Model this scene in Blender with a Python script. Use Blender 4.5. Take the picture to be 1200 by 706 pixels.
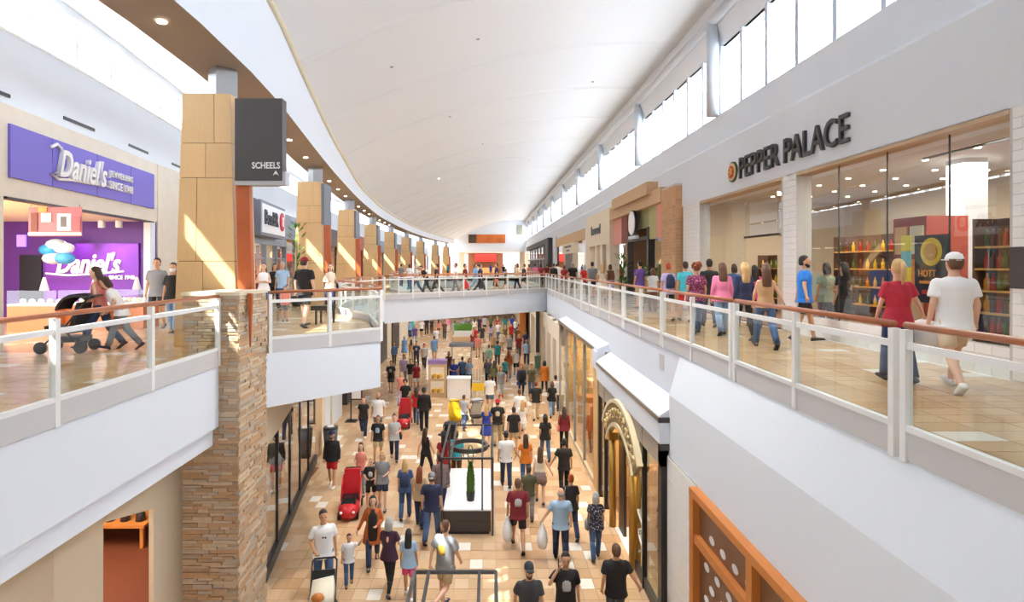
import bpy, math, random
from mathutils import Vector, Matrix
from math import sin, cos, pi, radians

for _o in list(bpy.data.objects):
    bpy.data.objects.remove(_o)
SC = bpy.context.scene
COL = SC.collection

# ---------------------------------------------------------------- camera
F = 680.0            # focal length in pixels of the 1200x706 frame
VX, VY = 571.0, 311.0
EYE = 1.6            # eye height over the upper floor (z = 0)
LOW = -5.4           # lower floor level
cam_d = bpy.data.cameras.new('camera')
cam = bpy.data.objects.new('camera', cam_d)
COL.objects.link(cam)
cam.location = (0, 0, EYE)
cam.rotation_euler = (pi / 2, 0, 0)
cam_d.sensor_width = 36.0
cam_d.lens = F / 1200 * 36.0
cam_d.shift_x = (600 - VX) / 1200
cam_d.shift_y = -(353 - VY) / 1200
cam_d.clip_end = 400
SC.camera = cam

# ---------------------------------------------------------------- light
w = bpy.data.worlds.new('World')
SC.world = w
w.use_nodes = True
bg = w.node_tree.nodes['Background']
bg.inputs[0].default_value = (0.91, 0.958, 1.0, 1)
bg.inputs[1].default_value = 7.0
sun_d = bpy.data.lights.new('sun', 'SUN')
sun = bpy.data.objects.new('sun', sun_d)
COL.objects.link(sun)
sun.rotation_euler = Vector((1.0, 0.75, -1.27)).to_track_quat('-Z', 'Y').to_euler()
sun.location = (-20, -10, 20)
sun_d.energy = 14.0
sun_d.angle = radians(0.6)
sun_d.color = (1.0, 0.95, 0.86)
SC.view_settings.view_transform = 'Standard'
SC.view_settings.look = 'None'
SC.view_settings.gamma = 1.0
SC.view_settings.use_curve_mapping = False
SC.view_settings.exposure = 0.68
SC.cycles.max_bounces = 10
SC.cycles.diffuse_bounces = 6
SC.cycles.glossy_bounces = 3
SC.cycles.transparent_max_bounces = 14
SC.cycles.caustics_reflective = False
SC.cycles.caustics_refractive = False
SC.cycles.sample_clamp_indirect = 6.0

# ---------------------------------------------------------------- helpers
R = random.Random(7)

def lin(c):
    return tuple(((v / 255) / 12.92 if v / 255 <= 0.04045 else ((v / 255 + 0.055) / 1.055) ** 2.4) for v in c)

_M = {}
def mat(name, rgb, rough=0.5, metal=0.0, spec=0.5, noise=0.0, nscale=8.0, stretch=(1, 1, 1), bump=0.0, rnd=0.0, emit=None, estr=0.0, coat=0.0):
    if name in _M:
        return _M[name]
    m = bpy.data.materials.new(name)
    m.use_nodes = True
    nt = m.node_tree
    b = nt.nodes['Principled BSDF']
    c = lin(rgb)
    b.inputs['Base Color'].default_value = (*c, 1)
    b.inputs['Roughness'].default_value = rough
    b.inputs['Metallic'].default_value = metal
    b.inputs['Specular IOR Level'].default_value = spec
    b.inputs['Coat Weight'].default_value = coat
    if emit:
        b.inputs['Emission Color'].default_value = (*lin(emit), 1)
        b.inputs['Emission Strength'].default_value = estr
    if noise or bump or rnd:
        tc = nt.nodes.new('ShaderNodeTexCoord')
        mp = nt.nodes.new('ShaderNodeMapping')
        mp.inputs['Scale'].default_value = stretch
        nt.links.new(tc.outputs['Object'], mp.inputs[0])
        nz = nt.nodes.new('ShaderNodeTexNoise')
        nz.inputs['Scale'].default_value = nscale
        nz.inputs['Detail'].default_value = 5
        oi = nt.nodes.new('ShaderNodeObjectInfo')
        ad = nt.nodes.new('ShaderNodeVectorMath')
        ad.operation = 'ADD'
        nt.links.new(mp.outputs[0], ad.inputs[0])
        sc_ = nt.nodes.new('ShaderNodeMath'); sc_.operation = 'MULTIPLY'; sc_.inputs[1].default_value = 37.0
        nt.links.new(oi.outputs['Random'], sc_.inputs[0])
        nt.links.new(sc_.outputs[0], ad.inputs[1])
        nt.links.new(ad.outputs[0], nz.inputs['Vector'])
        if noise or rnd:
            # value multiplier = 1 + noise*(n-.5)*2 + rnd*(r-.5)*2
            a1 = nt.nodes.new('ShaderNodeMath'); a1.operation = 'MULTIPLY_ADD'
            a1.inputs[1].default_value = noise * 2; a1.inputs[2].default_value = 1 - noise
            nt.links.new(nz.outputs['Fac'], a1.inputs[0])
            a2 = nt.nodes.new('ShaderNodeMath'); a2.operation = 'MULTIPLY_ADD'
            a2.inputs[1].default_value = rnd * 2; a2.inputs[2].default_value = -rnd
            nt.links.new(oi.outputs['Random'], a2.inputs[0])
            a3 = nt.nodes.new('ShaderNodeMath'); a3.operation = 'ADD'
            nt.links.new(a1.outputs[0], a3.inputs[0]); nt.links.new(a2.outputs[0], a3.inputs[1])
            hv = nt.nodes.new('ShaderNodeHueSaturation')
            hv.inputs['Color'].default_value = (*c, 1)
            nt.links.new(a3.outputs[0], hv.inputs['Value'])
            nt.links.new(hv.outputs[0], b.inputs['Base Color'])
        if bump:
            bp = nt.nodes.new('ShaderNodeBump')
            bp.inputs['Strength'].default_value = bump
            bp.inputs['Distance'].default_value = 0.02
            nt.links.new(nz.outputs['Fac'], bp.inputs['Height'])
            nt.links.new(bp.outputs[0], b.inputs['Normal'])
    _M[name] = m
    return m

def glass(name, tint=(1, 1, 1), refl=1.0, rough=0.0):
    if name in _M:
        return _M[name]
    m = bpy.data.materials.new(name)
    m.use_nodes = True
    nt = m.node_tree
    nt.nodes.clear()
    out = nt.nodes.new('ShaderNodeOutputMaterial')
    tr = nt.nodes.new('ShaderNodeBsdfTransparent'); tr.inputs[0].default_value = (*tint, 1)
    gl = nt.nodes.new('ShaderNodeBsdfGlossy'); gl.inputs['Roughness'].default_value = rough
    gl.inputs['Color'].default_value = (1, 1, 1, 1)
    fr = nt.nodes.new('ShaderNodeFresnel'); fr.inputs[0].default_value = 1.5
    mu = nt.nodes.new('ShaderNodeMath'); mu.operation = 'MULTIPLY'; mu.inputs[1].default_value = refl; mu.use_clamp = True
    mx = nt.nodes.new('ShaderNodeMixShader')
    ge = nt.nodes.new('ShaderNodeNewGeometry')          # reflect only at the entering face of the thin pane
    iv = nt.nodes.new('ShaderNodeMath'); iv.operation = 'SUBTRACT'; iv.inputs[0].default_value = 1.0
    m2 = nt.nodes.new('ShaderNodeMath'); m2.operation = 'MULTIPLY'
    nt.links.new(ge.outputs['Backfacing'], iv.inputs[1])
    nt.links.new(fr.outputs[0], mu.inputs[0])
    nt.links.new(mu.outputs[0], m2.inputs[0]); nt.links.new(iv.outputs[0], m2.inputs[1])
    nt.links.new(m2.outputs[0], mx.inputs[0])
    nt.links.new(tr.outputs[0], mx.inputs[1]); nt.links.new(gl.outputs[0], mx.inputs[2])
    nt.links.new(mx.outputs[0], out.inputs[0])
    _M[name] = m
    return m

def link(o):
    COL.objects.link(o)
    return o

def E(name, label, cat, loc=(0, 0, 0), group=None, rotz=0.0, kind=None):
    o = link(bpy.data.objects.new(name, None))
    o.empty_display_size = 0.1
    o.location = loc
    o.rotation_euler = (0, 0, rotz)
    tag(o, label, cat, group, kind)
    return o

def tag(o, label=None, cat=None, group=None, kind=None):
    if label: o['label'] = label
    if cat: o['category'] = cat
    if group: o['group'] = group
    if kind: o['kind'] = kind
    return o

class MB:
    def __init__(s):
        s.v = []; s.f = []; s.mi = []
    def add(s, vs, fs, mi=0):
        n = len(s.v)
        s.v += [tuple(p) for p in vs]
        s.f += [tuple(i + n for i in f) for f in fs]
        s.mi += [mi] * len(fs)
        return s
    def box(s, x0, y0, z0, x1, y1, z1, mi=0):
        if x0 > x1: x0, x1 = x1, x0
        if y0 > y1: y0, y1 = y1, y0
        if z0 > z1: z0, z1 = z1, z0
        return s.add([(x0, y0, z0), (x1, y0, z0), (x1, y1, z0), (x0, y1, z0), (x0, y0, z1), (x1, y0, z1), (x1, y1, z1), (x0, y1, z1)],
                     [(0, 3, 2, 1), (4, 5, 6, 7), (0, 1, 5, 4), (1, 2, 6, 5), (2, 3, 7, 6), (3, 0, 4, 7)], mi)
    def slab(s, a, b, z0, z1, t0, t1=None, mi=0):
        """wall along plan segment a->b between z0 and z1, from offset t0 to t1 along the left normal"""
        if t1 is None: t1 = 0.0
        d = Vector((b[0] - a[0], b[1] - a[1])); d.normalize()
        n = Vector((-d.y, d.x))
        A, B = Vector(a[:2]), Vector(b[:2])
        q = [A + n * t0, B + n * t0, B + n * t1, A + n * t1]
        return s.prism([(p.x, p.y) for p in q], z0, z1, mi)
    def prism(s, poly, z0, z1, mi=0):
        ar = sum(poly[i][0] * poly[(i + 1) % len(poly)][1] - poly[(i + 1) % len(poly)][0] * poly[i][1] for i in range(len(poly)))
        if ar < 0: poly = poly[::-1]
        n = len(poly)
        vs = [(x, y, z0) for x, y in poly] + [(x, y, z1) for x, y in poly]
        fs = [tuple(range(n - 1, -1, -1)), tuple(range(n, 2 * n))] + [(i, (i + 1) % n, n + (i + 1) % n, n + i) for i in range(n)]
        return s.add(vs, fs, mi)
    def hull(s, bottom, top, mi=0):
        n = len(bottom)
        vs = list(bottom) + list(top)
        fs = [tuple(range(n - 1, -1, -1)), tuple(range(n, 2 * n))] + [(i, (i + 1) % n, n + (i + 1) % n, n + i) for i in range(n)]
        return s.add(vs, fs, mi)
    def extr_y(s, prof, y0, y1, mi=0):
        """closed profile in (x,z) extruded along y"""
        ar = sum(prof[i][0] * prof[(i + 1) % len(prof)][1] - prof[(i + 1) % len(prof)][0] * prof[i][1] for i in range(len(prof)))
        if ar > 0: prof = prof[::-1]
        n = len(prof)
        vs = [(x, y0, z) for x, z in prof] + [(x, y1, z) for x, z in prof]
        fs = [tuple(range(n - 1, -1, -1)), tuple(range(n, 2 * n))] + [(i, (i + 1) % n, n + (i + 1) % n, n + i) for i in range(n)]
        return s.add(vs, fs, mi)
    def tube(s, pts, r, n=8, caps=True, mi=0, r2=None):
        pts = [Vector(p) for p in pts]
        m = len(pts)
        base = len(s.v)
        vs = []; fs = []
        for i, p in enumerate(pts):
            d = (pts[min(i + 1, m - 1)] - pts[max(i - 1, 0)])
            if d.length < 1e-9: d = Vector((0, 0, 1))
            d.normalize()
            ref = Vector((0, 0, 1)) if abs(d.z) < 0.95 else Vector((0, 1, 0))
            u = d.cross(ref).normalized(); v = u.cross(d)
            rr = r if not isinstance(r, (list, tuple)) else r[i]
            rb = rr if r2 is None else (r2 if not isinstance(r2, (list, tuple)) else r2[i])
            for k in range(n):
                a = 2 * pi * k / n
                vs.append(p + u * (cos(a) * rr) + v * (sin(a) * rb))
        for i in range(m - 1):
            for k in range(n):
                k2 = (k + 1) % n
                fs.append((i * n + k, (i + 1) * n + k, (i + 1) * n + k2, i * n + k2))
        if caps:
            fs.append(tuple(range(n)))
            fs.append(tuple((m - 1) * n + k for k in range(n - 1, -1, -1)))
        return s.add(vs, fs, mi)
    def loft(s, rings, n=12, mi=0):
        """rings: (cx, cy, cz, rx, ry) horizontal ellipses from bottom to top, capped"""
        vs = []; fs = []
        for (cx, cy, cz, rx, ry) in rings:
            for k in range(n):
                a = 2 * pi * k / n
                vs.append((cx + cos(a) * rx, cy + sin(a) * ry, cz))
        for i in range(len(rings) - 1):
            for k in range(n):
                k2 = (k + 1) % n
                fs.append((i * n + k, i * n + k2, (i + 1) * n + k2, (i + 1) * n + k))
        fs.append(tuple(range(n - 1, -1, -1)))
        fs.append(tuple((len(rings) - 1) * n + k for k in range(n)))
        return s.add(vs, fs, mi)
    def ball(s, c, rx, ry=None, rz=None, n=10, m=6, mi=0):
        ry = ry or rx; rz = rz or rx
        rings = []
        for i in range(m + 1):
            t = -pi / 2 + pi * i / m
            k = max(cos(t), 0.05)
            rings.append((c[0], c[1], c[2] + sin(t) * rz, rx * k, ry * k))
        return s.loft(rings, n, mi)
    def disc(s, c, r, z0, z1, n=16, mi=0, r1=None):
        r1 = r if r1 is None else r1
        return s.loft([(c[0], c[1], z0, r, r), (c[0], c[1], z1, r1, r1)], n, mi)
    def mesh(s, name, mats=None, smooth=False):
        me = bpy.data.meshes.new(name)
        me.from_pydata(s.v, [], s.f)
        if mats:
            for m in (mats if isinstance(mats, (list, tuple)) else [mats]):
                me.materials.append(m)
            if any(s.mi):
                me.polygons.foreach_set('material_index', s.mi)
        if smooth:
            me.polygons.foreach_set('use_smooth', [True] * len(me.polygons))
        me.update()
        return me
    def build(s, name, mats, parent=None, smooth=False, kind=None, label=None, cat=None, group=None):
        o = link(bpy.data.objects.new(name, s.mesh(name, mats, smooth)))
        if parent is not None:
            o.parent = parent
            # vertices are in world space; top-level parents are unrotated, a part's own frame is the world's
            t = parent.location if parent.parent is None else Vector((0, 0, 0))
            o.matrix_parent_inverse = Matrix.Translation(-t)
        tag(o, label, cat, group, kind)
        return o

def inst(me, name, loc, parent=None, rotz=0.0, scale=None, mats=None):
    o = link(bpy.data.objects.new(name, me))
    o.location = loc
    o.rotation_euler = (0, 0, rotz)
    if scale is not None:
        o.scale = scale if isinstance(scale, (tuple, list)) else (scale,) * 3
    if parent is not None:
        o.parent = parent
    if mats:
        for i, m in enumerate(mats):
            o.material_slots[i].link = 'OBJECT'
            o.material_slots[i].material = m
    return o

def inst_world(me, name, loc, parent, rotz=0.0, scale=None, mats=None):
    o = inst(me, name, loc, parent, rotz, scale, mats)
    o.matrix_parent_inverse = Matrix.Translation(-parent.location)
    return o

_TXT = {}
def text_me(txt, size, ext, bold=0.0, shear=0.0):
    k = (txt, ext, bold, shear)
    if k not in _TXT:
        cu = bpy.data.curves.new('t', 'FONT')
        cu.body = txt; cu.size = size; cu.extrude = ext; cu.offset = bold; cu.shear = shear
        cu.resolution_u = 3
        ob = link(bpy.data.objects.new('t', cu))
        bpy.context.view_layer.update()
        _TXT[k] = bpy.data.meshes.new_from_object(ob.evaluated_get(bpy.context.evaluated_depsgraph_get()))
        bpy.data.objects.remove(ob); bpy.data.curves.remove(cu)
    return _TXT[k].copy()
def text_warm(txt, bold, shear=0.0, one=False):
    # glyph outlines are made while the scene is still empty, which is fast
    text_me(txt, 1.0, 0.0, bold, shear)
    if one: text_me(txt, 1.0, 0.5, bold, shear); return
    for i, ch in enumerate(txt):
        if ch != ' ':
            text_me(ch, 1.0, 0.5, bold, shear)
            if i: text_me(txt[:i] + '|', 1.0, 0.0)
    text_me('|', 1.0, 0.0)
for _a in (('SCHEELS', .012), ('PEPPER PALACE', .006), ('HOTT', .01), ('loved', .02), ("Daniel's", .02, .35), ('JEWELERS', .012), ('SINCE 1948', .012), ("Daniel's", .02, .3), ('SINCE 1948', .02), ('BoxBR', .03), ('8', .02)):
    text_warm(*_a)

def letters(txt, parent, origin, right, up, height, length, depth, material, bold=0.0, shear=0.0, one=False, name='letter'):
    """lettering as meshes: origin = lower left, right/up unit vectors; fitted to the given length; one mesh per letter"""
    right = Vector(right).normalized(); up = Vector(up).normalized(); nor = right.cross(up)
    whole = text_me(txt, 1.0, 0.0, bold, shear)
    xs = [v.co.x for v in whole.vertices]; ys = [v.co.y for v in whole.vertices]
    x0, x1, y0, y1 = min(xs), max(xs), min(ys), max(ys)
    bpy.data.meshes.remove(whole)
    sx = length / (x1 - x0); sy = height / (y1 - y0)
    out = []
    items = [(txt, 0.0)] if one else []
    if not one:
        for i, ch in enumerate(txt):
            if ch == ' ': continue
            if i == 0: adv = 0.0
            else:
                a = text_me(txt[:i] + '|', 1.0, 0.0, 0.0, 0.0); b = text_me('|', 1.0, 0.0, 0.0, 0.0)
                adv = max(v.co.x for v in a.vertices) - max(v.co.x for v in b.vertices)
                bpy.data.meshes.remove(a); bpy.data.meshes.remove(b)
            items.append((ch, adv))
    for ch, adv in items:
        me = text_me(ch, 1.0, 0.5, bold, shear)
        for v in me.vertices:
            x = (v.co.x + adv - x0) * sx; y = (v.co.y - y0) * sy; z = (v.co.z + 0.5) * depth
            v.co = Vector(origin) + right * x + up * y + nor * z
        me.materials.clear(); me.materials.append(material)
        o = link(bpy.data.objects.new(name, me))
        o.parent = parent
        o.matrix_parent_inverse = Matrix.Translation(-parent.location)
        out.append(o)
    return out

def P(px, py, Y):
    return Vector(((px - VX) * Y / F, Y, EYE - (py - VY) * Y / F))

def PX(px, X):
    """depth of a point at lateral offset X that shows in pixel column px"""
    return X * F / (px - VX)

def interp(tab, t):
    if t <= tab[0][0]: return tab[0][1]
    for (a, b), (c, d) in zip(tab, tab[1:]):
        if t <= c: return b + (d - b) * (t - a) / (c - a)
    return tab[-1][1]

# ---------------------------------------------------------------- materials
WHITE = mat('white_paint', (222, 228, 235), 0.6, noise=0.012, nscale=1.2)
WHITE2 = mat('white_ceiling', (226, 230, 234), 0.55)
FASC = mat('fascia_white', (222, 228, 237), 0.45)
GREYP = mat('rail_fascia_panel', (196, 194, 194), 0.45)
RAILW = mat('rail_white_metal', (228, 228, 226), 0.35)
WOODR = mat('handrail_wood', (166, 98, 62), 0.35, noise=0.25, nscale=6, stretch=(8, 1, 8))
WOODP = mat('maple_panel', (220, 182, 130), 0.42, noise=0.10, nscale=4, stretch=(14, 14, 0.8), rnd=0.05)
WOODD = mat('panel_gap_brown', (120, 80, 45), 0.7)
TERRA = mat('terracotta_fin', (176, 88, 42), 0.5, noise=0.06, nscale=3)
SOFF = mat('soffit_taupe', (158, 144, 128), 0.6)
CREAM = mat('cream_edge', (214, 203, 178), 0.5)
STEEL = mat('column_blue_grey', (205, 214, 224), 0.35, metal=0.2)
GREYC = mat('column_grey', (170, 172, 178), 0.4)
DARK = mat('dark_metal', (52, 48, 48), 0.4)
BLACK = mat('black_metal', (26, 25, 26), 0.35)
SIGND = mat('sign_charcoal', (66, 62, 63), 0.5)
BEIGE = mat('beige_wall', (219, 205, 182), 0.6, noise=0.03, nscale=2)
CREAMW = mat('cream_plaster', (232, 220, 198), 0.6, noise=0.03, nscale=2)
LIME = mat('limestone', (218, 208, 192), 0.55, noise=0.10, nscale=3)
TANB = mat('tan_brick', (201, 158, 116), 0.7, noise=0.12, nscale=9, rnd=0.08)
GOLD = mat('aged_gold', (188, 146, 72), 0.35, metal=0.7)
GLASSC = glass('clear_glass', (0.97, 0.985, 0.98), 1.0)
GLASSR = glass('rail_glass', (0.93, 0.96, 0.945), 1.0)
GLASSS = glass('shop_glass', (0.93, 0.95, 0.95), 1.9)
GLASSW = glass('window_glass', (0.96, 0.98, 1.0), 0.8)
ORANGEW = mat('orange_timber', (196, 122, 58), 0.45, noise=0.14, nscale=5, stretch=(10, 1, 1))
LAMP = mat('downlight_lens', (255, 250, 240), 0.5, emit=(255, 240, 215), estr=9.0)
TILES = [mat('travertine_%s' % n, c, 0.16, noise=0.07, nscale=6, rnd=0.03, spec=0.5) for n, c in
         (('honey', (203, 166, 126)), ('sand', (208, 174, 136)), ('amber', (196, 157, 116)), ('pale', (214, 184, 148)), ('buff', (204, 170, 132)))]
TILEW = mat('travertine_white', (236, 229, 216), 0.16, noise=0.04, nscale=6)
GROUT = mat('grout', (176, 148, 118), 0.6)
WTILE = mat('white_glazed_tile', (240, 239, 236), 0.2, rnd=0.015, noise=0.01)
WGROUT = mat('tile_grout', (196, 194, 190), 0.7)
PURPLE = mat('purple_panel', (116, 104, 200), 0.5)
PURPLEW = mat('purple_wall', (88, 38, 132), 0.5)
STONES = [mat('ledger_stone_%s' % n, c, 0.8, noise=0.18, nscale=14, bump=0.5, rnd=0.06) for n, c in
          (('tan', (192, 164, 132)), ('grey', (184, 168, 150)), ('rust', (190, 154, 118)), ('cream', (204, 182, 154)), ('brown', (176, 150, 122)))]
DKGLASS = mat('dark_shop_interior', (60, 52, 46), 0.5)

# plan curves of the left side
COLN = [(-14, -5.5), (11.4, -5.5), (23.4, -7.2), (35.2, -8.6), (47.7, -9.65), (58.8, -9.95), (70.5, -10.0), (81.8, -9.55), (95, -8.7), (104, -7.5), (114, -6.0)]
def CX(y):
    # smooth interpolation
    return sum(interp(COLN, y + d) for d in (-3, -1.5, 0, 1.5, 3)) / 5 if y > 9 else interp(COLN, y)
def WX(y):
    return CX(y) - 3.6 + (0.0 if y > 8.5 else (8.5 - y) * 0.02)
ZLT = [(-14, 8.2), (8.75, 7.95), (13.3, 7.68), (15.8, 7.43), (22.8, 7.0), (35, 6.45), (60, 6.4), (114, 6.4)]
# ================================================================ STRUCTURE
Y0, Y1 = -24.0, 112.0
def frange(a, b, st):
    out = []; t = a
    while t < b - 1e-6:
        out.append(t); t += st
    out.append(b)
    return out

# ---- vaulted ceiling with shallow ribs
PROF = [(0, 0), (.09, .21), (.18, .40), (.27, .555), (.357, .68), (.43, .775), (.5, .85), (.575, .91), (.65, .96), (.75, 1.0), (.85, 1.02), (.93, 1.015), (1, 1.0)]
XR, ZR = 7.5, 10.1
def vault_pt(y, t, dz=0.0):
    xl = CX(y) + 0.72; zl = interp(ZLT, y)
    return (xl + (XR - xl) * t, y, zl + (ZR - zl) * interp(PROF, t) + dz)
mb = MB()
ys = frange(Y0, Y1, 3.1)
for k, dz in enumerate((0.0, 0.25)):
    vs = []; fs = []
    for y in ys:
        for t, _ in PROF: vs.append(vault_pt(y, t, dz))
    n = len(PROF)
    for i in range(len(ys) - 1):
        for j in range(n - 1):
            q = (i * n + j, i * n + j + 1, (i + 1) * n + j + 1, (i + 1) * n + j)
            fs.append(q[::-1] if k == 0 else q)
    mb.add(vs, fs)
ceiling = mb.build('ceiling', WHITE2, smooth=True, kind='structure', label='white vaulted ceiling with shallow cross ribs over the mall atrium')
for y in frange(0.0, 106, 5.6):
    mb = MB(); vs = []
    for t, _ in PROF:
        a = vault_pt(y, t); vs += [(a[0], y - 0.22, a[2] + 0.01), (a[0], y - 0.12, a[2] - 0.06), (a[0], y + 0.12, a[2] - 0.06), (a[0], y + 0.22, a[2] + 0.01)]
    fs = []
    for j in range(len(PROF) - 1):
        for k in range(3):
            fs.append((j * 4 + k, j * 4 + k + 1, (j + 1) * 4 + k + 1, (j + 1) * 4 + k))
    mb.add(vs, fs)
    mb.build('rib', WHITE2, ceiling, smooth=True)
for (t, y, on) in [(.1, 14.0, 0), (.42, 20, 1), (.72, 16, 0), (.82, 27, 0), (.2, 20, 0), (.36, 29, 1), (.5, 38, 1), (.3, 47, 1), (.75, 47, 0), (.5, 12, 1), (.45, 57, 1), (.5, 67, 1)]:
    a = vault_pt(y, t)
    mb = MB(); mb.disc((a[0], a[1]), 0.06, a[2] - 0.03, a[2] + 0.05, 10)
    mb.build('ceiling_light', LAMP if (t, y) in ((.1, 14.0), (.3, 47)) else GREYC, ceiling)
    if on:      # spots added at vault downlights as fill for the lower floor
        d = bpy.data.lights.new('downlight', 'SPOT'); d.energy = 2800; d.spot_size = radians(95); d.spot_blend = 0.9; d.shadow_soft_size = 0.35; d.color = (1.0, 0.98, 0.96)
        o = link(bpy.data.objects.new('downlight', d)); o.location = (a[0], a[1], a[2] - 0.1)

# ---- left: soffit over the colonnade, fascia above it, cream edge, side ceiling, clerestory wall
ys = frange(Y0, 108, 2.4)
def strip(mb, fa, fb, ys, flip=False):
    """ruled surface between two curves y -> (x, z)"""
    vs = []; fs = []
    for y in ys:
        a = fa(y); b = fb(y)
        vs += [(a[0], y, a[1]), (b[0], y, b[1])]
    for i in range(len(ys) - 1):
        q = (2 * i, 2 * i + 1, 2 * i + 3, 2 * i + 2)
        fs.append(q[::-1] if flip else q)
    mb.add(vs, fs)
mb = MB(); strip(mb, lambda y: (CX(y) - 0.35, 5.6), lambda y: (CX(y) + 0.8, 5.6), ys)
mb.build('trim_1', SOFF, kind='structure', label='taupe soffit running above the timber clad columns')
mb = MB()
strip(mb, lambda y: (CX(y) + 0.8, 5.6), lambda y: (CX(y) + 0.8, interp(ZLT, y)), ys)
strip(mb, lambda y: (CX(y) - 0.35, 5.6), lambda y: (CX(y) - 0.35, 7.35), ys)
mb.build('trim_2', FASC, kind='structure', label='pale curved fascia between soffit and vaulted ceiling')
mb = MB()
mb.tube([(CX(y) + 0.82, y, interp(ZLT, y)) for y in ys], 0.09, 8)
mb.build('trim_3', CREAM, smooth=True, kind='structure', label='cream moulding along the left springing of the vault')
mb = MB(); strip(mb, lambda y: (WX(y) - 0.6, 7.4), lambda y: (CX(y) - 0.35, 7.4), ys)
strip(mb, lambda y: (CX(y) - 0.35, 7.4), lambda y: (CX(y) + 0.8, 7.9), ys)
mb.build('ceiling_left', WHITE2, kind='structure', label='flat white ceiling above the left upper walkway')
for y in frange(6.5, 60, 3.0):
    c = CX(y) + 0.2
    mb = MB(); mb.disc((c, y), 0.075, 5.575, 5.62, 12)
    mb.build('ceiling_light', LAMP, bpy.data.objects['trim_1'])

lys = frange(Y0, 108, 1.5)
mb = MB()
for a, b in zip(lys, lys[1:]):
    mb.slab((WX(a), a), (WX(b), b), 4.65, 6.1, 0, 0.5)
    mb.slab((WX(a), a), (WX(b), b), 7.2, 7.6, 0, 0.3)
mb.build('wall_left', WHITE, kind='structure', label='white bulkhead wall above the left upper shopfronts')
mb = MB()
for a, b in zip(lys, lys[1:]): mb.slab((WX(a), a), (WX(b), b), 6.08, 6.13, -0.02, 0.3)
wl = mb.build('window_1', RAILW, kind='structure', label='band of clerestory windows high on the left wall')
pane_me = MB().box(0, -0.01, 0, 1, 0.01, 1).mesh('pane', GLASSW)
mull_me = MB().box(-0.07, -0.08, 0, 0.07, 0.08, 1).mesh('mullion', RAILW)
for i, (a, b) in enumerate(zip(lys, lys[1:])):
    A = Vector((WX(a) - 0.2, a, 6.1)); B = Vector((WX(b) - 0.2, b, 6.1)); d = B - A
    inst(pane_me, 'pane', A, wl, math.atan2(d.y, d.x), (d.length, 1, 1.1))
    inst(mull_me, 'mullion', A, wl, math.atan2(d.y, d.x), (1, 1, 1.1))
# slot diffusers on the bulkhead
sd_me = MB().box(-0.6, -0.03, -0.035, 0.6, 0.01, 0.035).mesh('slot_diffuser', BLACK)
for k, y in enumerate((10.6, 13.4, 16.3, 19.2, 28.0, 32.0)):
    d = Vector((WX(y + 1) - WX(y - 1), 2))
    o = inst(sd_me, 'slot_diffuser', (WX(y) + 0.005, y, 4.86), bpy.data.objects['wall_left'], math.atan2(d.y, d.x) + pi)

# ---- right: bulkhead, sloped sill, clerestory, header, eave tube, columns
mb = MB()
mb.extr_y([(7.24, 3.77), (7.24, 5.38), (7.36, 5.5), (7.46, 6.43), (8.2, 6.43), (8.2, 3.77)], Y0, Y1)
mb.box(7.6, Y0, 8.67, 8.0, Y1, 10.4)
wall_r = mb.build('wall_right', WHITE, kind='structure', label='white bulkhead above the right upper shopfronts')
mb = MB(); mb.tube([(7.28, Y0, 9.5), (7.28, Y1, 9.5)], 0.17, 12)
mb.build('trim_4', mat('eave_tube', (196, 198, 202), 0.4), smooth=True, kind='structure', label='grey eave tube along the right edge of the vault')
mb = MB(); mb.extr_y([(7.28, 9.6), (7.6, 8.67), (7.7, 8.67), (7.6, 10.1), (7.3, 10.1)], Y0, Y1)
mb.build('trim_5', WHITE2, kind='structure', label='white lining between eave tube and clerestory windows')
wr = MB().box(7.55, Y0, 6.43, 7.75, Y1, 6.5).build('window_2', RAILW, kind='structure', label='long band of clerestory windows high on the right wall')
pr_me = MB().box(-0.012, 0, 0, 0.012, 1.55, 2.2).mesh('pane', GLASSW)
mr_me = MB().box(-0.08, -0.075, 0, 0.08, 0.075, 2.2).mesh('mullion', mat('mullion_blue_grey', (196, 208, 224), 0.4))
y = 9.5 - 9.3 * 2
while y < Y1 - 2:
    inst(pr_me, 'pane', (7.65, y, 6.49), wr)
    inst(mr_me, 'mullion', (7.62, y, 6.49), wr)
    y += 1.55
rc_me = MB().tube([(0, 0, 6.43), (0, 0, 9.45)], 0.19, 14).mesh('column', STEEL, True)
for k in range(-1, 11):
    o = inst(rc_me, 'clerestory_column', (7.3, 9.5 + 9.3 * k, 0.0))
    tag(o, 'slim round blue-grey column between the right clerestory windows', 'column', 'columns of the right clerestory')

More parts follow.
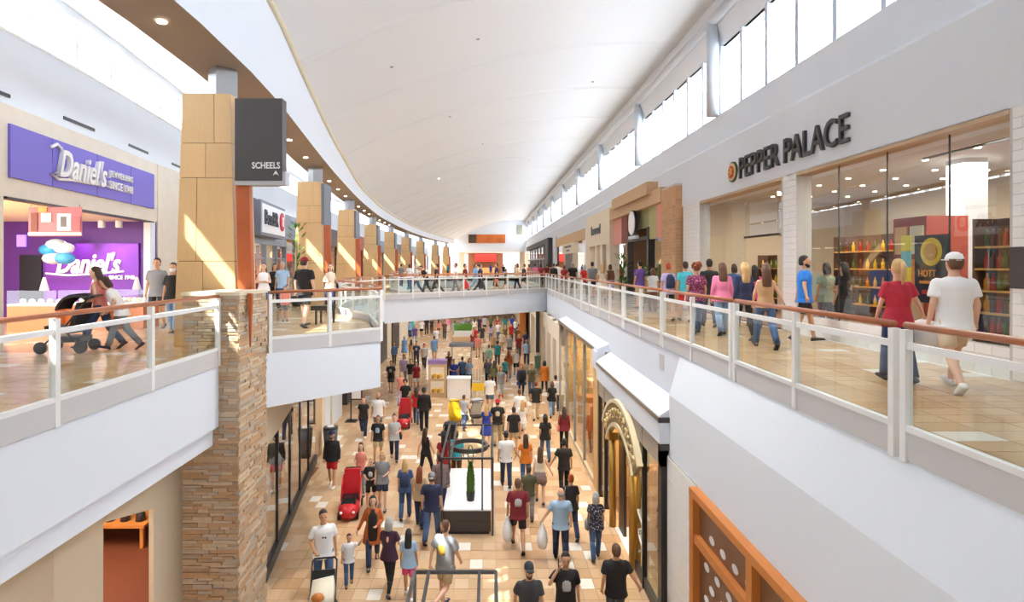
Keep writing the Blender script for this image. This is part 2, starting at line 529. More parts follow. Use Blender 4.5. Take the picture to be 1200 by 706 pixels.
# ---- floors
def tile_floor(name, label, z, regions, near, tw, td, white_p, seed, clip=None):
    """slab-bedded tiles: the largest seen become objects, all the others one joined part"""
    rr = random.Random(seed)
    base = MB()
    for (x0, y0, x1, y1) in regions: base.box(x0, y0, z - 0.3, x1, y1, z - 0.012)
    fl = base.build(name, GROUT, kind='structure', label=label)
    g = 0.006
    me = [MB().box(g, g, -0.02, tw - g, td - g, 0.0).mesh('tile', m) for m in TILES + [TILEW]]
    rest = MB(); cnt = 0; cand = []
    for (x0, y0, x1, y1) in regions:
        nx = int(math.ceil((x1 - x0) / tw)); ny = int(math.ceil((y1 - y0) / td))
        for j in range(ny):
            if y0 + j * td > near[4]: break
            for i in range(nx):
                px, py = x0 + i * tw, y0 + j * td
                if clip and not clip(px + tw / 2, py + td / 2): continue
                w_, d_ = min(tw, x1 - px), min(td, y1 - py)
                k = 5 if rr.random() < white_p else rr.choice((0, 1, 1, 2, 3, 4, 4))
                full = w_ > tw - 1e-4 and d_ > td - 1e-4
                if full and near[0] <= px <= near[2] and near[1] <= py <= near[3] and cnt < 298:
                    inst(me[k], 'tile', (px, py, z), fl); cnt += 1
                else:
                    rest.add([(px + g, py + g, z), (px + w_ - g, py + g, z), (px + w_ - g, py + d_ - g, z), (px + g, py + d_ - g, z)], [(0, 1, 2, 3)], k)
    rest.build('tile', TILES + [TILEW], fl, kind='stuff')
    # plain bed beyond the laid tiles
    for (x0, y0, x1, y1) in regions:
        if y1 > near[4]:
            pass
    return fl
# lower floor: x -12..7
tile_floor('floor_lower', 'polished honey travertine tile floor of the lower mall level', LOW,
           [(-12, -24, 8.2, 112)], (-4.9, 11.9, 3.3, 16.0, 112), 0.305, 0.42, 0.06, 3)
# upper right walkway
tile_floor('floor_upper_right', 'polished travertine tile floor of the right upper walkway', 0.0,
           [(3.76, -24, 7.3, 112)], (3.76, 4.8, 7.3, 13.0, 112), 0.5, 0.305, 0.05, 4)
# upper left walkway: outline of its open edge
EDGE = [(-4.62, -24), (-4.62, 10.05), (-4.3, 11.25), (-2.43, 13.2), (-3.4, 16.8), (-5.0, 19.6), (-5.5, 22.5), (-5.55, 25.5), (-5.05, 28.5)]
BR_A, BR_B = Vector((-5.05, 28.5)), Vector((3.7, 36.5))      # near edge of the bridge
BR_D = 4.6                                                   # bridge width along y
EDGE2 = [(-5.05, 28.5 + BR_D), (-6.2, 37), (-7.1, 43), (-7.7, 50), (-8.0, 60), (-8.0, 70), (-7.8, 76)]
def edge_x(y):
    if y <= 28.5: return interp([(b, a) for a, b in EDGE], y)
    if y <= 28.5 + BR_D: return -5.05
    return interp([(b, a) for a, b in EDGE2], y)
def left_clip(x, y): return x < edge_x(y) - 0.1
mb = MB()
ys_ = sorted(set(frange(-24, 112, 1.0) + [p[1] for p in EDGE + EDGE2]))
for a, b in zip(ys_, ys_[1:]):
    mb.prism([(-19, a), (edge_x(a + 1e-4) - .06, a), (edge_x(b - 1e-4) - .06, b), (-19, b)], -0.45, -0.012)
flo = mb.build('floor_upper_left', GROUT, kind='structure', label='polished travertine tile floor of the left upper walkway')
rest = MB(); rr = random.Random(5); g = .006; cnt = 0
lme = [MB().box(g, g, -0.02, 0.5 - g, 0.305 - g, 0.0).mesh('tile', m) for m in TILES + [TILEW]]
y = 3.0
while y < 76:
    x = -18.0
    while x < edge_x(y) - 0.5 and x < edge_x(y + 0.3) - 0.5:
        k = 5 if rr.random() < 0.06 else rr.choice((0, 1, 1, 3, 3, 4, 4))
        if cnt < 290 and 6.6 < y < 13.5 and x > -8.5:
            inst(lme[k], 'tile', (x, y, 0), flo); cnt += 1
        else:
            rest.add([(x + g, y + g, 0), (x + .5 - g, y + g, 0), (x + .5 - g, y + .305 - g, 0), (x + g, y + .305 - g, 0)], [(0, 1, 2, 3)], k)
        x += 0.5
    y += 0.305
rest.build('tile', TILES + [TILEW], flo, kind='stuff')
# bridge deck and the floor at the far end
mb = MB()
mb.prism([(BR_A.x - 0.3, BR_A.y + .08), (BR_B.x + 0.05, BR_B.y + .08), (BR_B.x + 0.05, BR_B.y + BR_D - .06), (BR_A.x - 0.3, BR_A.y + BR_D - .06)], -0.12, 0.0)
mb.build('floor_bridge', TILES[3], kind='structure', label='travertine deck of the footbridge across the atrium')
mb = MB(); mb.box(-19, 76, -0.45, 3.72, 130, 0.0); mb.box(3.72, 112, -.45, 14, 130, 0)
mb.build('floor_far', TILES[3], kind='structure', label='travertine upper floor at the far end of the mall')

# ---- white fascias below the upper floor edges
def fascia(pts, z0, z1, t, name, label, m=FASC):
    mb = MB()
    for a, b in zip(pts, pts[1:]): mb.slab(a, b, z0, z1, 0, t)
    return mb.build(name, m, kind='structure', label=label)
mb = MB()
mb.extr_y([(-4.62, -0.12), (-4.62, -1.18), (-4.72, -1.18), (-4.72, -1.5), (-5.1, -1.5), (-5.1, -0.12)], Y0, 9.98)
mb.build('trim_6', FASC, kind='structure', label='deep white fascia with stepped lower edge under the left railing')
bay = EDGE[2:]
mb = MB()
for a, b in zip(bay, bay[1:]): mb.slab(a, b, -1.17, -0.12, 0.0, 0.4)
mb.prism([(-4.4, 11.4), (-2.6, 13.3), (-3.5, 16.8), (-5.0, 19.6), (-5.5, 22.5), (-5.55, 25.5), (-5.1, 28.6), (-9.5, 28.6), (-9, 16), (-6, 11.3)], -1.17, -1.1)
mb.build('trim_7', FASC, kind='structure', label='white fascia wrapping the projecting balcony beside the stone column')
mb = MB()
mb.prism([(BR_A.x, BR_A.y + .02), (BR_B.x, BR_B.y + .02), (BR_B.x, BR_B.y + BR_D), (BR_A.x, BR_A.y + BR_D)], -1.27, -0.12)
mb.build('trim_8', FASC, kind='structure', label='plain white fascia of the footbridge')
mb = MB()
for a, b in zip(EDGE2, EDGE2[1:]): mb.slab(a, b, -1.2, -0.12, 0, 0.4)
mb.box(-8, 76, -1.2, 3.7, 76.4, -0.12)
mb.build('trim_9', FASC, kind='structure', label='white fascia around the farther floor opening')
# right: sloped band then lower wall
mb = MB()
mb.extr_y([(3.72, -0.12), (3.5, -0.9), (3.5, LOW), (4.6, LOW), (4.6, -0.12)], Y0, 11.17)
wall_low_r = mb.build('wall_lower_right', WHITE, kind='structure', label='white wall under the right upper walkway with sloped top')
mb = MB()
mb.extr_y([(3.72, -0.12), (3.72, -1.3), (4.4, -1.3), (4.4, -0.12)], 11.17, 112)
mb.build('trim_10', FASC, kind='structure', label='white fascia under the far stretch of the right railing')
MB().box(3.705, 12.2, -.62, 3.73, 12.5, -.3).build('access_panel', GREYP, bpy.data.objects['trim_10'])
# ceilings over the lower shops (underside of the upper floor)
mb = MB(); mb.box(3.8, -12, -1.3, 14, 112, -1.2); mb.build('ceiling_lower_right', WHITE2, kind='structure', label='white ceiling over the lower right shops')
# far wall with an opening below
MB().box(-20, 110, 4.1, 8.2, 110.6, 11).build('wall_far', WHITE, kind='structure', label='white end wall of the mall above the far opening')
MB().box(-20, 130, -0.4, 14, 130.5, 6).build('wall_back', WHITE, kind='structure', label='white wall behind the far food stall')
MB().box(-20, 110.7, 4.12, 14, 130, 4.3).build('ceiling_far', WHITE, kind='structure', label='low white ceiling beyond the far opening')
MB().box(-12, 96, LOW, 8.2, 96.5, -0.45).build('wall_lower_far', WHITE, kind='structure', label='white wall closing the far end of the lower level')

mb = MB(); mb.box(-20, Y0 - .4, LOW - .3, 14, Y0, 11); mb.build('wall_near', WHITE, kind='structure', label='white end wall behind the viewer')
# ================================================================ RAILINGS
def railing(label, segs, group=None, outward=1):
    """segs: list of runs; a run is a list of plan points, one post at every point. Glass, white rails, wooden handrail, grey apron."""
    p0 = segs[0][0]
    e = E('railing', label, 'railing', (p0[0], p0[1], 0), group)
    for run in segs:
        run = [Vector(p) for p in run]
        for i, p in enumerate(run):
            d = (run[min(i + 1, len(run) - 1)] - run[max(i - 1, 0)]).normalized()
            mb = MB()
            mb.slab(p - d * 0.035, p + d * 0.035, -0.13, 1.03, -0.035, 0.035)
            mb.build('post', RAILW, e)
        mb = MB(); mb.tube([(p.x, p.y, 1.07) for p in run], 0.036, 8, r2=0.03)
        mb.build('handrail', WOODR, e, smooth=True)
        for a, b in zip(run, run[1:]):
            d = (b - a).normalized()
            MB().slab(a + d * .035, b - d * .035, 0.86, 0.92, -0.02, 0.02).build('top_rail', RAILW, e)
            MB().slab(a + d * .035, b - d * .035, 0.14, 0.19, -0.03, 0.03).build('bottom_rail', RAILW, e)
            MB().slab(a + d * .05, b - d * .05, 0.19, 0.86, -0.006, 0.006).build('glass_pane', GLASSR, e)
            MB().slab(a + d * .01, b - d * .01, -0.12, 0.14, -0.03 , 0.01).build('apron_panel', GREYP, e)
    return e

def subdiv(a, b, n):
    a, b = Vector(a), Vector(b)
    return [a.lerp(b, i / n) for i in range(n + 1)]
# right run: sections of two bays
ysec = [1.69 - 0.0 + 3.51 * k for k in range(0, 11)]
runs = []
for a, b in zip(ysec, ysec[1:]):
    if a > 36.4: break
    b = min(b, 36.5)
    runs.append([(3.7, a + 0.075), (3.7, (a + b) / 2), (3.7, b - 0.075)])
railing('long glass balustrade with wooden handrail along the right upper walkway', runs)
railing('glass balustrade with wooden handrail before the purple jewellery shop', [[(-4.62, 2.66), (-4.62, 4.43), (-4.62, 6.2), (-4.62, 7.97), (-4.62, 9.95)]])
railing('glass balustrade with wooden handrail on the balcony beside the stone column', [subdiv((-4.25, 11.35), (-2.43, 13.2), 2)[0:2] + [Vector((-2.43, 13.2))]])
railing('curved glass balustrade leading from the balcony to the footbridge', [[(-2.43, 13.3), (-2.9, 15.0), (-3.4, 16.8), (-4.2, 18.2), (-5.0, 19.6), (-5.3, 21.0), (-5.5, 22.5), (-5.55, 24), (-5.55, 25.5), (-5.35, 27), (-5.08, 28.4)]])
railing('glass balustrade on the near side of the footbridge', [subdiv(BR_A, BR_B, 7)])
railing('glass balustrade on the far side of the footbridge', [subdiv((BR_B.x, BR_B.y + BR_D), (BR_A.x, BR_A.y + BR_D), 7)])
railing('far right glass balustrade beyond the footbridge', [subdiv((3.7, 41.1), (3.7, 76), 14)])
railing('far left curved glass balustrade beyond the footbridge', [[p for p in EDGE2]])

# ================================================================ STONE COLUMN
cx0, cx1, cy0, cy1, cz1 = -5.25, -4.28, 10.0, 11.25, 1.1
sc_e = E('stone_column', 'square column faced in stacked tan ledger stone below the first timber column', 'column', ((cx0 + cx1) / 2, (cy0 + cy1) / 2, LOW))
MB().box(cx0 + .03, cy0 + .03, LOW, cx1 - .03, cy1 - .03, cz1 - .02).build('core', mat('stone_joint', (140, 116, 92), 0.9), sc_e)
MB().box(cx0 - .02, cy0 - .02, cz1 - .03, cx1 + .02, cy1 + .02, cz1 + .03).build('cap', CREAM, sc_e)
rr = random.Random(11)
smes = {}
def stone(me_key, w_, h_, dep):
    k = (round(w_, 2), round(h_, 3), me_key)
    if k not in smes:
        smes[k] = MB().hull([(0, 0, 0), (w_, 0, 0), (w_, 0.05, 0), (0, 0.05, 0)], [(0.004, 0.004, h_), (w_ - .003, .003, h_), (w_, .05, h_), (0, .05, h_)]).mesh('stone', STONES[me_key])
    return smes[k]
cnt = 0; srest = MB()
for face in (0, 1):
    L_ = (cx1 - cx0) if face == 0 else (cy1 - cy0)
    z = cz1 - 0.03
    while z > LOW + 0.02:
        h_ = rr.choice((0.045, 0.055, 0.07)); z -= h_
        t = 0.0
        while t < L_ - 0.01:
            w_ = min(rr.choice((0.18, 0.26, 0.34, 0.46)), L_ - t)
            if L_ - t - w_ < 0.08: w_ = L_ - t
            dep = rr.uniform(-0.012, 0.022); k = rr.randrange(5)
            vis = z < 0.9 and (face == 1 or t > 0.0) 
            use = cnt < 299 and vis and (face == 0 and w_ > 0.17 or face == 1 and w_ > .4)
            if face == 0:
                if use:
                    o = inst_world(stone(k, w_ - .006, h_ - .006, 0), 'stone', (cx0 + t, cy0 - dep, z), sc_e); cnt += 1
                else:
                    srest.box(cx0 + t, cy0 - dep, z, cx0 + t + w_ - .006, cy0 + .05, z + h_ - .006, k)
            else:
                if use:
                    o = inst_world(stone(k, w_ - .006, h_ - .006, 0), 'stone', (cx1 + dep, cy0 + t, z), sc_e, pi / 2); cnt += 1
                else:
                    srest.box(cx1 + dep, cy0 + t, z, cx1 - .05, cy0 + t + w_ - .006, z + h_ - .006, k)
            t += w_
srest.build('stone', STONES, sc_e, kind='stuff')

# ================================================================ TIMBER COLUMNS
def timber_column(i, y):
    x = CX(y) if i else -5.52
    e = E('timber_column', '', 'column', (x, y, 0), 'timber clad columns of the left colonnade')
    e['label'] = ['timber clad column carrying the charcoal hanging sign above the stone base', 'timber clad column behind the man in the red cap'][i] if i < 2 else 'tapering timber clad column with terracotta fin farther along the left colonnade'
    MB().tube([(x + .1, y + .5, 4.8), (x + .1, y + .5, 5.62)], 0.3, 4).build('core', GREYC, e)
    zr = [0.0, 1.68, 3.32, 4.0, 4.98]     # panel rows
    spl = [0.45, 0.33, 0.49, 0.66]
    def hw(z): return 0.62 - 0.155 * z / 5.0      # half width tapers upward
    def ctr(z): return x - 0.02 + 0.02 * z / 5
    # body behind panels
    b_, t_ = hw(0) - .015, hw(4.98) - .015
    MB().hull([(ctr(0) - b_, y + .02, 0), (ctr(0) + b_, y + .02, 0), (ctr(0) + b_, y + 1.0, 0), (ctr(0) - b_, y + 1.0, 0)],
              [(ctr(5) - t_, y + .02, 4.96), (ctr(5) + t_, y + .02, 4.96), (ctr(5) + t_, y + 1.0, 4.96), (ctr(5) - t_, y + 1.0, 4.96)]).build('backing', WOODD, e)
    g = 0.006
    for z0, z1, s_ in zip(zr, zr[1:], spl):
        for a, b in ((0, s_), (s_, 1)):
            q = []
            for z in (z0 + g, z1 - g):
                xa = ctr(z) - hw(z) + 2 * hw(z) * a + (g if a else 0); xb = ctr(z) - hw(z) + 2 * hw(z) * b - (g if b < 1 else 0)
                q.append([(xa, y, z), (xb, y, z), (xb, y + .03, z), (xa, y + .03, z)])
            MB().hull(*q).build('panel', WOODP, e)
        for sx in (-1, 1):
            q = []
            for z in (z0 + g, z1 - g):
                xs_ = sorted((ctr(z) + sx * hw(z), ctr(z) + sx * (hw(z) - .03)))
                q.append([(xs_[0], y + .03, z), (xs_[1], y + .03, z), (xs_[1], y + 1.0, z), (xs_[0], y + 1.0, z)])
            MB().hull(*q).build('panel', WOODP, e)
    # terracotta fin with a long pointed foot
    fx = x + 0.64
    foot = 1.1 if i else -0.45
    MB().hull([(fx, y - .02, 0.9), (fx + .27, y - .02, 0.9), (fx + .27, y + .12, 0.9), (fx, y + .12, 0.9)] if i == 0 else [(fx, y - .02, 0.0), (fx + .27, y - .02, 0.0), (fx + .27, y + .12, 0.0), (fx, y + .12, 0.0)],
              [(fx - .06, y - .02, 3.2), (fx + .21, y - .02, 3.2), (fx + .21, y + .12, 3.2), (fx - .06, y + .12, 3.2)]).build('fin', TERRA, e)
    if i == 0:
        MB().hull([(-4.22, 10.3, 0.15), (-4.20, 10.3, 0.15), (-4.20, 10.32, 0.15), (-4.22, 10.32, 0.15)], [(-4.24, 10.25, 1.1), (-4.17, 10.25, 1.1), (-4.17, 10.35, 1.1), (-4.24, 10.35, 1.1)]).build('fin_tip', TERRA, e)
    if i:
        MB().box(x + .5, y - .05, 3.25, x + .62, y + 1.0, 4.9).build('blade', mat('sign_edge_grey', (112, 116, 126), 0.5), e)
    return e
CYS = [11.4, 23.4, 35.2, 47.7, 58.8, 70.5, 81.8, 95, 104]
for i, y in enumerate(CYS): timber_column(i, y)

# hanging sign
sg = E('hanging_sign', 'charcoal rectangular hanging sign with white lettering and an arrow', 'sign', (-4.46, 11.3, 3.2))
MB().box(-4.90, 11.26, 3.24, -3.98, 11.5, 4.84).build('board', SIGND, sg)
MB().box(-4.9, 11.27, 3.16, -3.92, 11.52, 3.24).build('bottom_rail', GREYC, sg)
MB().box(-3.98, 11.27, 3.24, -3.92, 11.52, 3.42).build('bracket', GREYC, sg)
SWHITE = mat('sign_white', (235, 235, 235), 0.5)
letters('SCHEELS', sg, (-4.56, 11.258, 3.475), (1, 0, 0), (0, 0, 1), 0.125, 0.54, 0.015, SWHITE, 0.012)
mb = MB(); mb.add([(-4.16, 11.25, 3.34), (-4.10, 11.25, 3.375), (-4.04, 11.25, 3.34), (-4.10, 11.25, 3.44)], [(0, 1, 3), (1, 2, 3)])
mb.build('arrow', SWHITE, sg)

# ================================================================ TILE CLADDING HELPER
TW, TH = 0.30, 0.15
wt_side = MB().box(-0.012, 0.004, 0.004, 0.0, TW - .004, TH - .004).mesh('tile', WTILE)
wt_half = MB().box(-0.012, 0.004, 0.004, 0.0, TW / 2 - .004, TH - .004).mesh('tile', WTILE)
def tile_face(parent, x, y0, y1, z0, z1):
    rows = int(round((z1 - z0) / TH))
    for r in range(rows):
        y = y0; first = r % 2
        while y < y1 - 0.1:
            half = first or y + TW > y1 + 0.02
            inst_world(wt_half if half else wt_side, 'tile', (x, y, z0 + r * TH), parent)
            y += TW / 2 if half else TW
            first = 0

# ================================================================ RIGHT UPPER SHOPS
def shop_shell(e, x0, x1, y0, y1, zc, wallm, floorm, ceilm, z=0.0, side=1):
    MB().box(x1, y0, z, x1 + side * .1, y1, z + zc).build('back_wall', wallm, e)
    MB().box(x0, y0, z, x1, y0 + .08, z + zc).build('side_wall', wallm, e)
    MB().box(x0, y1 - .08, z, x1, y1, z + zc).build('side_wall', wallm, e)
    MB().box(x0, y0, z + zc, x1 + side * .1, y1, z + zc + .1).build('shop_ceiling', ceilm, e)
    MB().box(x0, y0, z - .05, x1, y1, z + .005).build('shop_floor', floorm, e)

def shop_light(x, y, z, power, sx=2.0, sy=2.0, col=(1, .93, .82)):
    d = bpy.data.lights.new('shop_light', 'AREA'); d.shape = 'RECTANGLE'; d.size = sx; d.size_y = sy
    d.energy = power; d.color = col
    o = link(bpy.data.objects.new('shop_light', d)); o.location = (x, y, z)
    return o
WOODF = mat('shop_floor_wood', (126, 84, 58), 0.35, noise=0.2, nscale=5, stretch=(1, 8, 1))
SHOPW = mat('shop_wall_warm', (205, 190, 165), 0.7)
pp = E('storefront', 'white tiled storefront with tall frameless glass and spice shop interior', 'storefront', (7.24, 14, 0))
shop_shell(pp, 7.5, 13.2, 6.6, 21.5, 3.9, SHOPW, WOODF, mat('shop_ceiling_grey', (205, 205, 200), 0.8))
for (a, b) in ((6.5, 8.05), (13.6, 14.3), (19.8, 21.5)):
    MB().box(7.25, a, 0, 7.6, b, 3.77).build('pier', WGROUT, pp)
    tile_face(pp, 7.25, a, b, 0.02, 3.77)
MB().box(7.27, 8.05, 0, 7.55, 13.6, 0.42).build('knee_wall', WGROUT, pp)
tile_face(pp, 7.27, 8.05, 13.6, 0.0, 0.45)
MB().box(7.24, 8.05, 3.70, 7.62, 19.8, 3.78).build('header', mat('header_tan', (196, 172, 142), 0.5), pp)
MB().box(7.24, 6.0, 3.765, 7.6, 6.5, 3.775).build('header', WHITE, pp)
for a, b in ((8.05, 9.32), (9.32, 10.77), (10.77, 12.25), (12.25, 13.6)):
    MB().box(7.42, a + .006, 0.42, 7.435, b - .006, 3.70).build('glass_pane', GLASSS, pp)
    if b < 13.6: MB().box(7.415, b - .008, .42, 7.44, b + .008, 3.7).build('glass_seam', DARK, pp)
mb = MB(); mb.slab((7.35, 19.8), (8.1, 18.2), 0, 3.7, 0, .015); mb.build('glass_pane', GLASSS, pp)
mb = MB(); mb.slab((8.1, 16.2), (7.45, 14.3), 0, 3.7, 0, .015); mb.build('glass_pane', GLASSS, pp)
mb = MB(); mb.slab((8.1, 18.2), (8.1, 16.2), 2.5, 3.7, 0, .015); mb.build('glass_pane', GLASSS, pp)
MB().box(8.05, 16.2, 2.44, 8.15, 18.2, 2.5).build('door_header', DARK, pp)
MB().box(10.2, 12.4, 0, 10.7, 12.9, 3.9).build('inner_column', WHITE, pp)
dl = MB().disc((0, 0), 0.055, -0.02, 0.0, 10).mesh('downlight', LAMP)
for i in range(9):
    for j in range(4):
        inst_world(dl, 'downlight', (8.3 + j * 1.25, 8.6 + i * 1.35, 3.9), pp)
MB().box(9.0, 8.6, 3.78, 9.06, 12.0, 3.82).build('light_track', DARK, pp)
for y in (9.5, 13.0, 17.5): shop_light(9.8, y, 3.8, 160, 3, 2)
plate = MB().box(7.20, 6.9, 1.28, 7.235, 8.0, 1.85).build('wall_plate', SIGND)
tag(plate, 'dark grey directory plate fixed to the white tiled pier', 'sign')
# sign letters on the bulkhead
sg = E('shop_sign', 'dark grey raised capital letters on the white bulkhead over the spice shop', 'sign', (7.24, 14, 4.08))
letters('PEPPER PALACE', sg, (7.235, 16.55, 4.06), (0, -1, 0), (0, 0, 1), 0.60, 5.0, 0.07, mat('letter_grey', (72, 72, 74), 0.5), 0.006)
lg = E('shop_emblem', 'round green red and gold emblem beside the raised capital letters', 'emblem', (7.24, 17.05, 4.36))
def disc_x(x, c, r, t, m, e, name, n=24):
    mb = MB(); mb.tube([(x, c[0], c[1]), (x - t, c[0], c[1])], r, n); return mb.build(name, m, e)
disc_x(7.24, (17.05, 4.34), 0.30, 0.05, mat('emblem_green', (70, 92, 52), .5), lg, 'rim')
disc_x(7.2, (17.05, 4.34), 0.255, 0.03, mat('emblem_cream', (222, 196, 140), .5), lg, 'ring')
disc_x(7.18, (17.05, 4.34), 0.18, 0.03, mat('emblem_red', (190, 70, 48), .5), lg, 'center')
mb = MB()
for a in range(5): mb.tube([(7.145, 17.05 + .13 * cos(a * 1.256), 4.34 + .13 * sin(a * 1.256)), (7.145, 17.05 + .03 * cos(a * 1.256 + .8), 4.34 + .03 * sin(a * 1.256 + .8))], 0.02, 6)
mb.build('flame', mat('emblem_gold', (226, 182, 82), .5), lg)
# shelving with bottles
BOT = [mat('bottle_%s' % n, c, .25) for n, c in (('red', (170, 38, 24)), ('amber', (206, 130, 24)), ('yellow', (226, 186, 40)), ('green', (80, 98, 40)), ('brown', (92, 48, 26)))]
bme = MB().loft([(0, 0, 0, .035, .035), (0, 0, .13, .035, .035), (0, 0, .17, .014, .014), (0, 0, .22, .014, .014)], 8).mesh('bottle', BOT[0], True)
SHELFM = mat('shelf_brown', (86, 58, 40), .5)
bn = ['red', 'amber', 'yellow', 'green', 'brown']
def shelf_unit(x, y0, y1, zs, label, place='near wall', nb=7):
    e = E('display_shelf', label, 'shelf', (x, (y0 + y1) / 2, 0))
    MB().box(x + .36, y0, 0, x + .4, y1, zs[-1] + .45).build('back', SHELFM, e)
    for yy in (y0, y1 - .04): MB().box(x, yy, 0, x + .36, yy + .04, zs[-1] + .45).build('side', SHELFM, e)
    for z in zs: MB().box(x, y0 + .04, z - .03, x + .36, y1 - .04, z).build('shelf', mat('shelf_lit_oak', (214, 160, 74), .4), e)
    for z in zs:
        for k in range(nb):
            c = R.randrange(5)
            o = inst(bme, 'sauce_bottle', (x + .12, y0 + .14 + (y1 - y0 - .28) * k / (nb - 1), z + .0), scale=1.25, mats=[BOT[c]])
            tag(o, 'small %s sauce bottle standing on the shelf %s' % (bn[c], place), 'bottle', '%s sauce bottles on the shelf %s' % (bn[c], place))
shelf_unit(7.9, 8.6, 9.45, (.5, .85, 1.2, 1.55, 1.9), 'brown display shelf of sauce bottles beside the black poster in the spice shop', 'beside the black poster', nb=6)
shelf_unit(12.6, 9.2, 12.2, (.6, 1.1, 1.6, 2.1), 'long brown shelf of sauce bottles at the back of the spice shop', 'at the back of the spice shop', nb=10)
shelf_unit(10.5, 14.8, 17.6, (.5, 1.0, 1.5, 2.0), 'low brown shelf of sauce bottles behind the shop entrance', 'behind the spice shop entrance', nb=9)
shelf_unit(9.6, 18.2, 20.6, (.5, 1.0, 1.5), 'brown shelf of sauce bottles beside the far tiled pier', 'beside the far tiled pier', nb=8)
# posters and stands inside the spice shop
po = E('poster', 'black poster with yellow roundel and orange lettering in the spice shop window', 'poster', (7.62, 10, 1.0))
MB().box(7.6, 9.55, 0.95, 7.63, 10.32, 2.12).build('sheet', mat('poster_black', (34, 26, 24), .5), po)
disc_x(7.6, (9.93, 1.83), 0.24, 0.01, mat('poster_yellow', (226, 190, 40), .5), po, 'roundel')
disc_x(7.59, (9.93, 1.83), 0.15, 0.01, mat('poster_gold', (196, 142, 30), .5), po, 'roundel_center')
letters('HOTT', po, (7.597, 10.22, 1.40), (0, -1, 0), (0, 0, 1), 0.12, 0.40, 0.004, mat('poster_orange', (230, 140, 40), .5), .01)
MB().box(7.592, 9.62, 1.28, 7.598, 10.2, 1.33).build('print_bar', mat('poster_orange', (230, 140, 40)), po)
MB().box(7.592, 9.68, 1.10, 7.598, 10.14, 1.17).build('print_bar', mat('poster_red', (200, 52, 40)), po)
st = E('banner_stand', 'tall yellow and teal banner with stacked colour blocks in the spice shop window', 'banner', (7.6, 10.6, 0))
for k, c in enumerate(((214, 120, 50), (206, 60, 50), (232, 200, 70), (120, 190, 196), (232, 214, 90))):
    MB().box(7.6, 10.42, 0.7 + k * .29, 7.62, 10.66, 0.98 + k * .29).build('color_block', mat('banner_%d' % k, c, .5), st)
st = E('product_stand', 'tall red product display tower with photo panels inside the spice shop', 'display', (8.6, 11.6, 0))
MB().box(8.4, 11.1, 0, 9.2, 12.0, 2.55).build('tower', mat('tower_red', (150, 62, 44), .5), st)
for k in range(3):
    for j in range(2):
        MB().box(8.37, 11.16 + j * .42, .5 + k * .66, 8.4, 11.5 + j * .42, 1.05 + k * .66).build('photo_panel', [mat('photo_tan', (216, 176, 120)), mat('photo_orange', (224, 140, 60)), mat('photo_cream', (226, 214, 180))][(k + j) % 3], st)
# --- shop with round sign
TANB2 = mat('tan_stone', (204, 172, 134), 0.7, noise=.06, nscale=6)
s2 = E('storefront', 'tan brick storefront with pink and green panels under a white round sign', 'storefront', (7.2, 27, 0))
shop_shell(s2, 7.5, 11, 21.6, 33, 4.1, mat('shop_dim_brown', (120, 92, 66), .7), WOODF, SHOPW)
MB().box(7.0, 21.6, 0, 7.5, 23.3, 4.65).build('pier_core', WGROUT, s2)
bk = MB().box(-0.015, 0.004, 0.004, 0, 0.336, 0.116).mesh('brick', TANB)
bkf = MB().box(0.004, -.015, 0.004, 0.246, 0, 0.116).mesh('brick', TANB)
for r in range(38):
    for c in range(5): inst_world(bk, 'brick', (7.0, 21.6 + c * .34, .02 + r * .12), s2)
    for c in range(2): inst_world(bkf, 'brick', (7.0 + c * .25, 21.6, .02 + r * .12), s2)
MB().box(6.95, 23.3, 4.15, 7.5, 33, 4.75).build('header', TANB2, s2)
MB().box(6.75, 24.6, 4.6, 7.5, 31.5, 5.15).build('pediment', TANB2, s2)
for (a, b, c) in ((23.4, 24.5, (226, 150, 136)), (24.5, 25.7, (178, 176, 120)), (30.9, 33, (226, 158, 142)), (29.7, 30.9, (130, 60, 52))):
    MB().box(7.15, a, 2.75, 7.3, b, 4.15).build('panel', mat('panel_%d_%d' % (c[0], c[1]), c, .6), s2)
MB().box(7.2, 25.7, 3.3, 7.3, 29.7, 4.15).build('panel', mat('panel_sage', (150, 146, 104), .6), s2)
for a, b in ((23.4, 25.6), (29.5, 31.2), (31.2, 32.9)): MB().box(7.25, a, 0, 7.27, b, 2.75).build('glass_pane', GLASSS, s2)
MB().box(7.1, 25.6, 0, 7.4, 25.85, 3.3).build('jamb', DARK, s2); MB().box(7.1, 29.3, 0, 7.4, 29.5, 3.3).build('jamb', DARK, s2)
MB().box(7.1, 25.6, 2.75, 7.3, 29.5, 2.9).build('lintel', DARK, s2)
rs = E('round_sign', 'white round sign mounted over the entrance of the tan brick shop', 'sign', (7.0, 27.6, 3.05))
disc_x(7.0, (27.6, 3.6), .62, .12, DARK, rs, 'backing'); disc_x(6.88, (27.6, 3.6), .56, .04, mat('sign_disc_white', (246, 246, 248), .4), rs, 'face')
MB().box(6.9, 27.0, 2.85, 7.05, 28.4, 3.0).build('bracket', STEEL, rs)
shop_light(9, 27, 3.9, 110, 2, 5)
for k in range(14):
    o = MB().box(8.2 + (k % 2) * .5, 24 + k * .62, .0, 8.5 + (k % 2) * .5, 24.4 + k * .62, .9 + R.random()).build('merchandise', mat('merch_%d' % (k % 5), [(196, 150, 60), (70, 110, 60), (150, 60, 50), (220, 200, 160), (90, 60, 50)][k % 5], .6), s2)
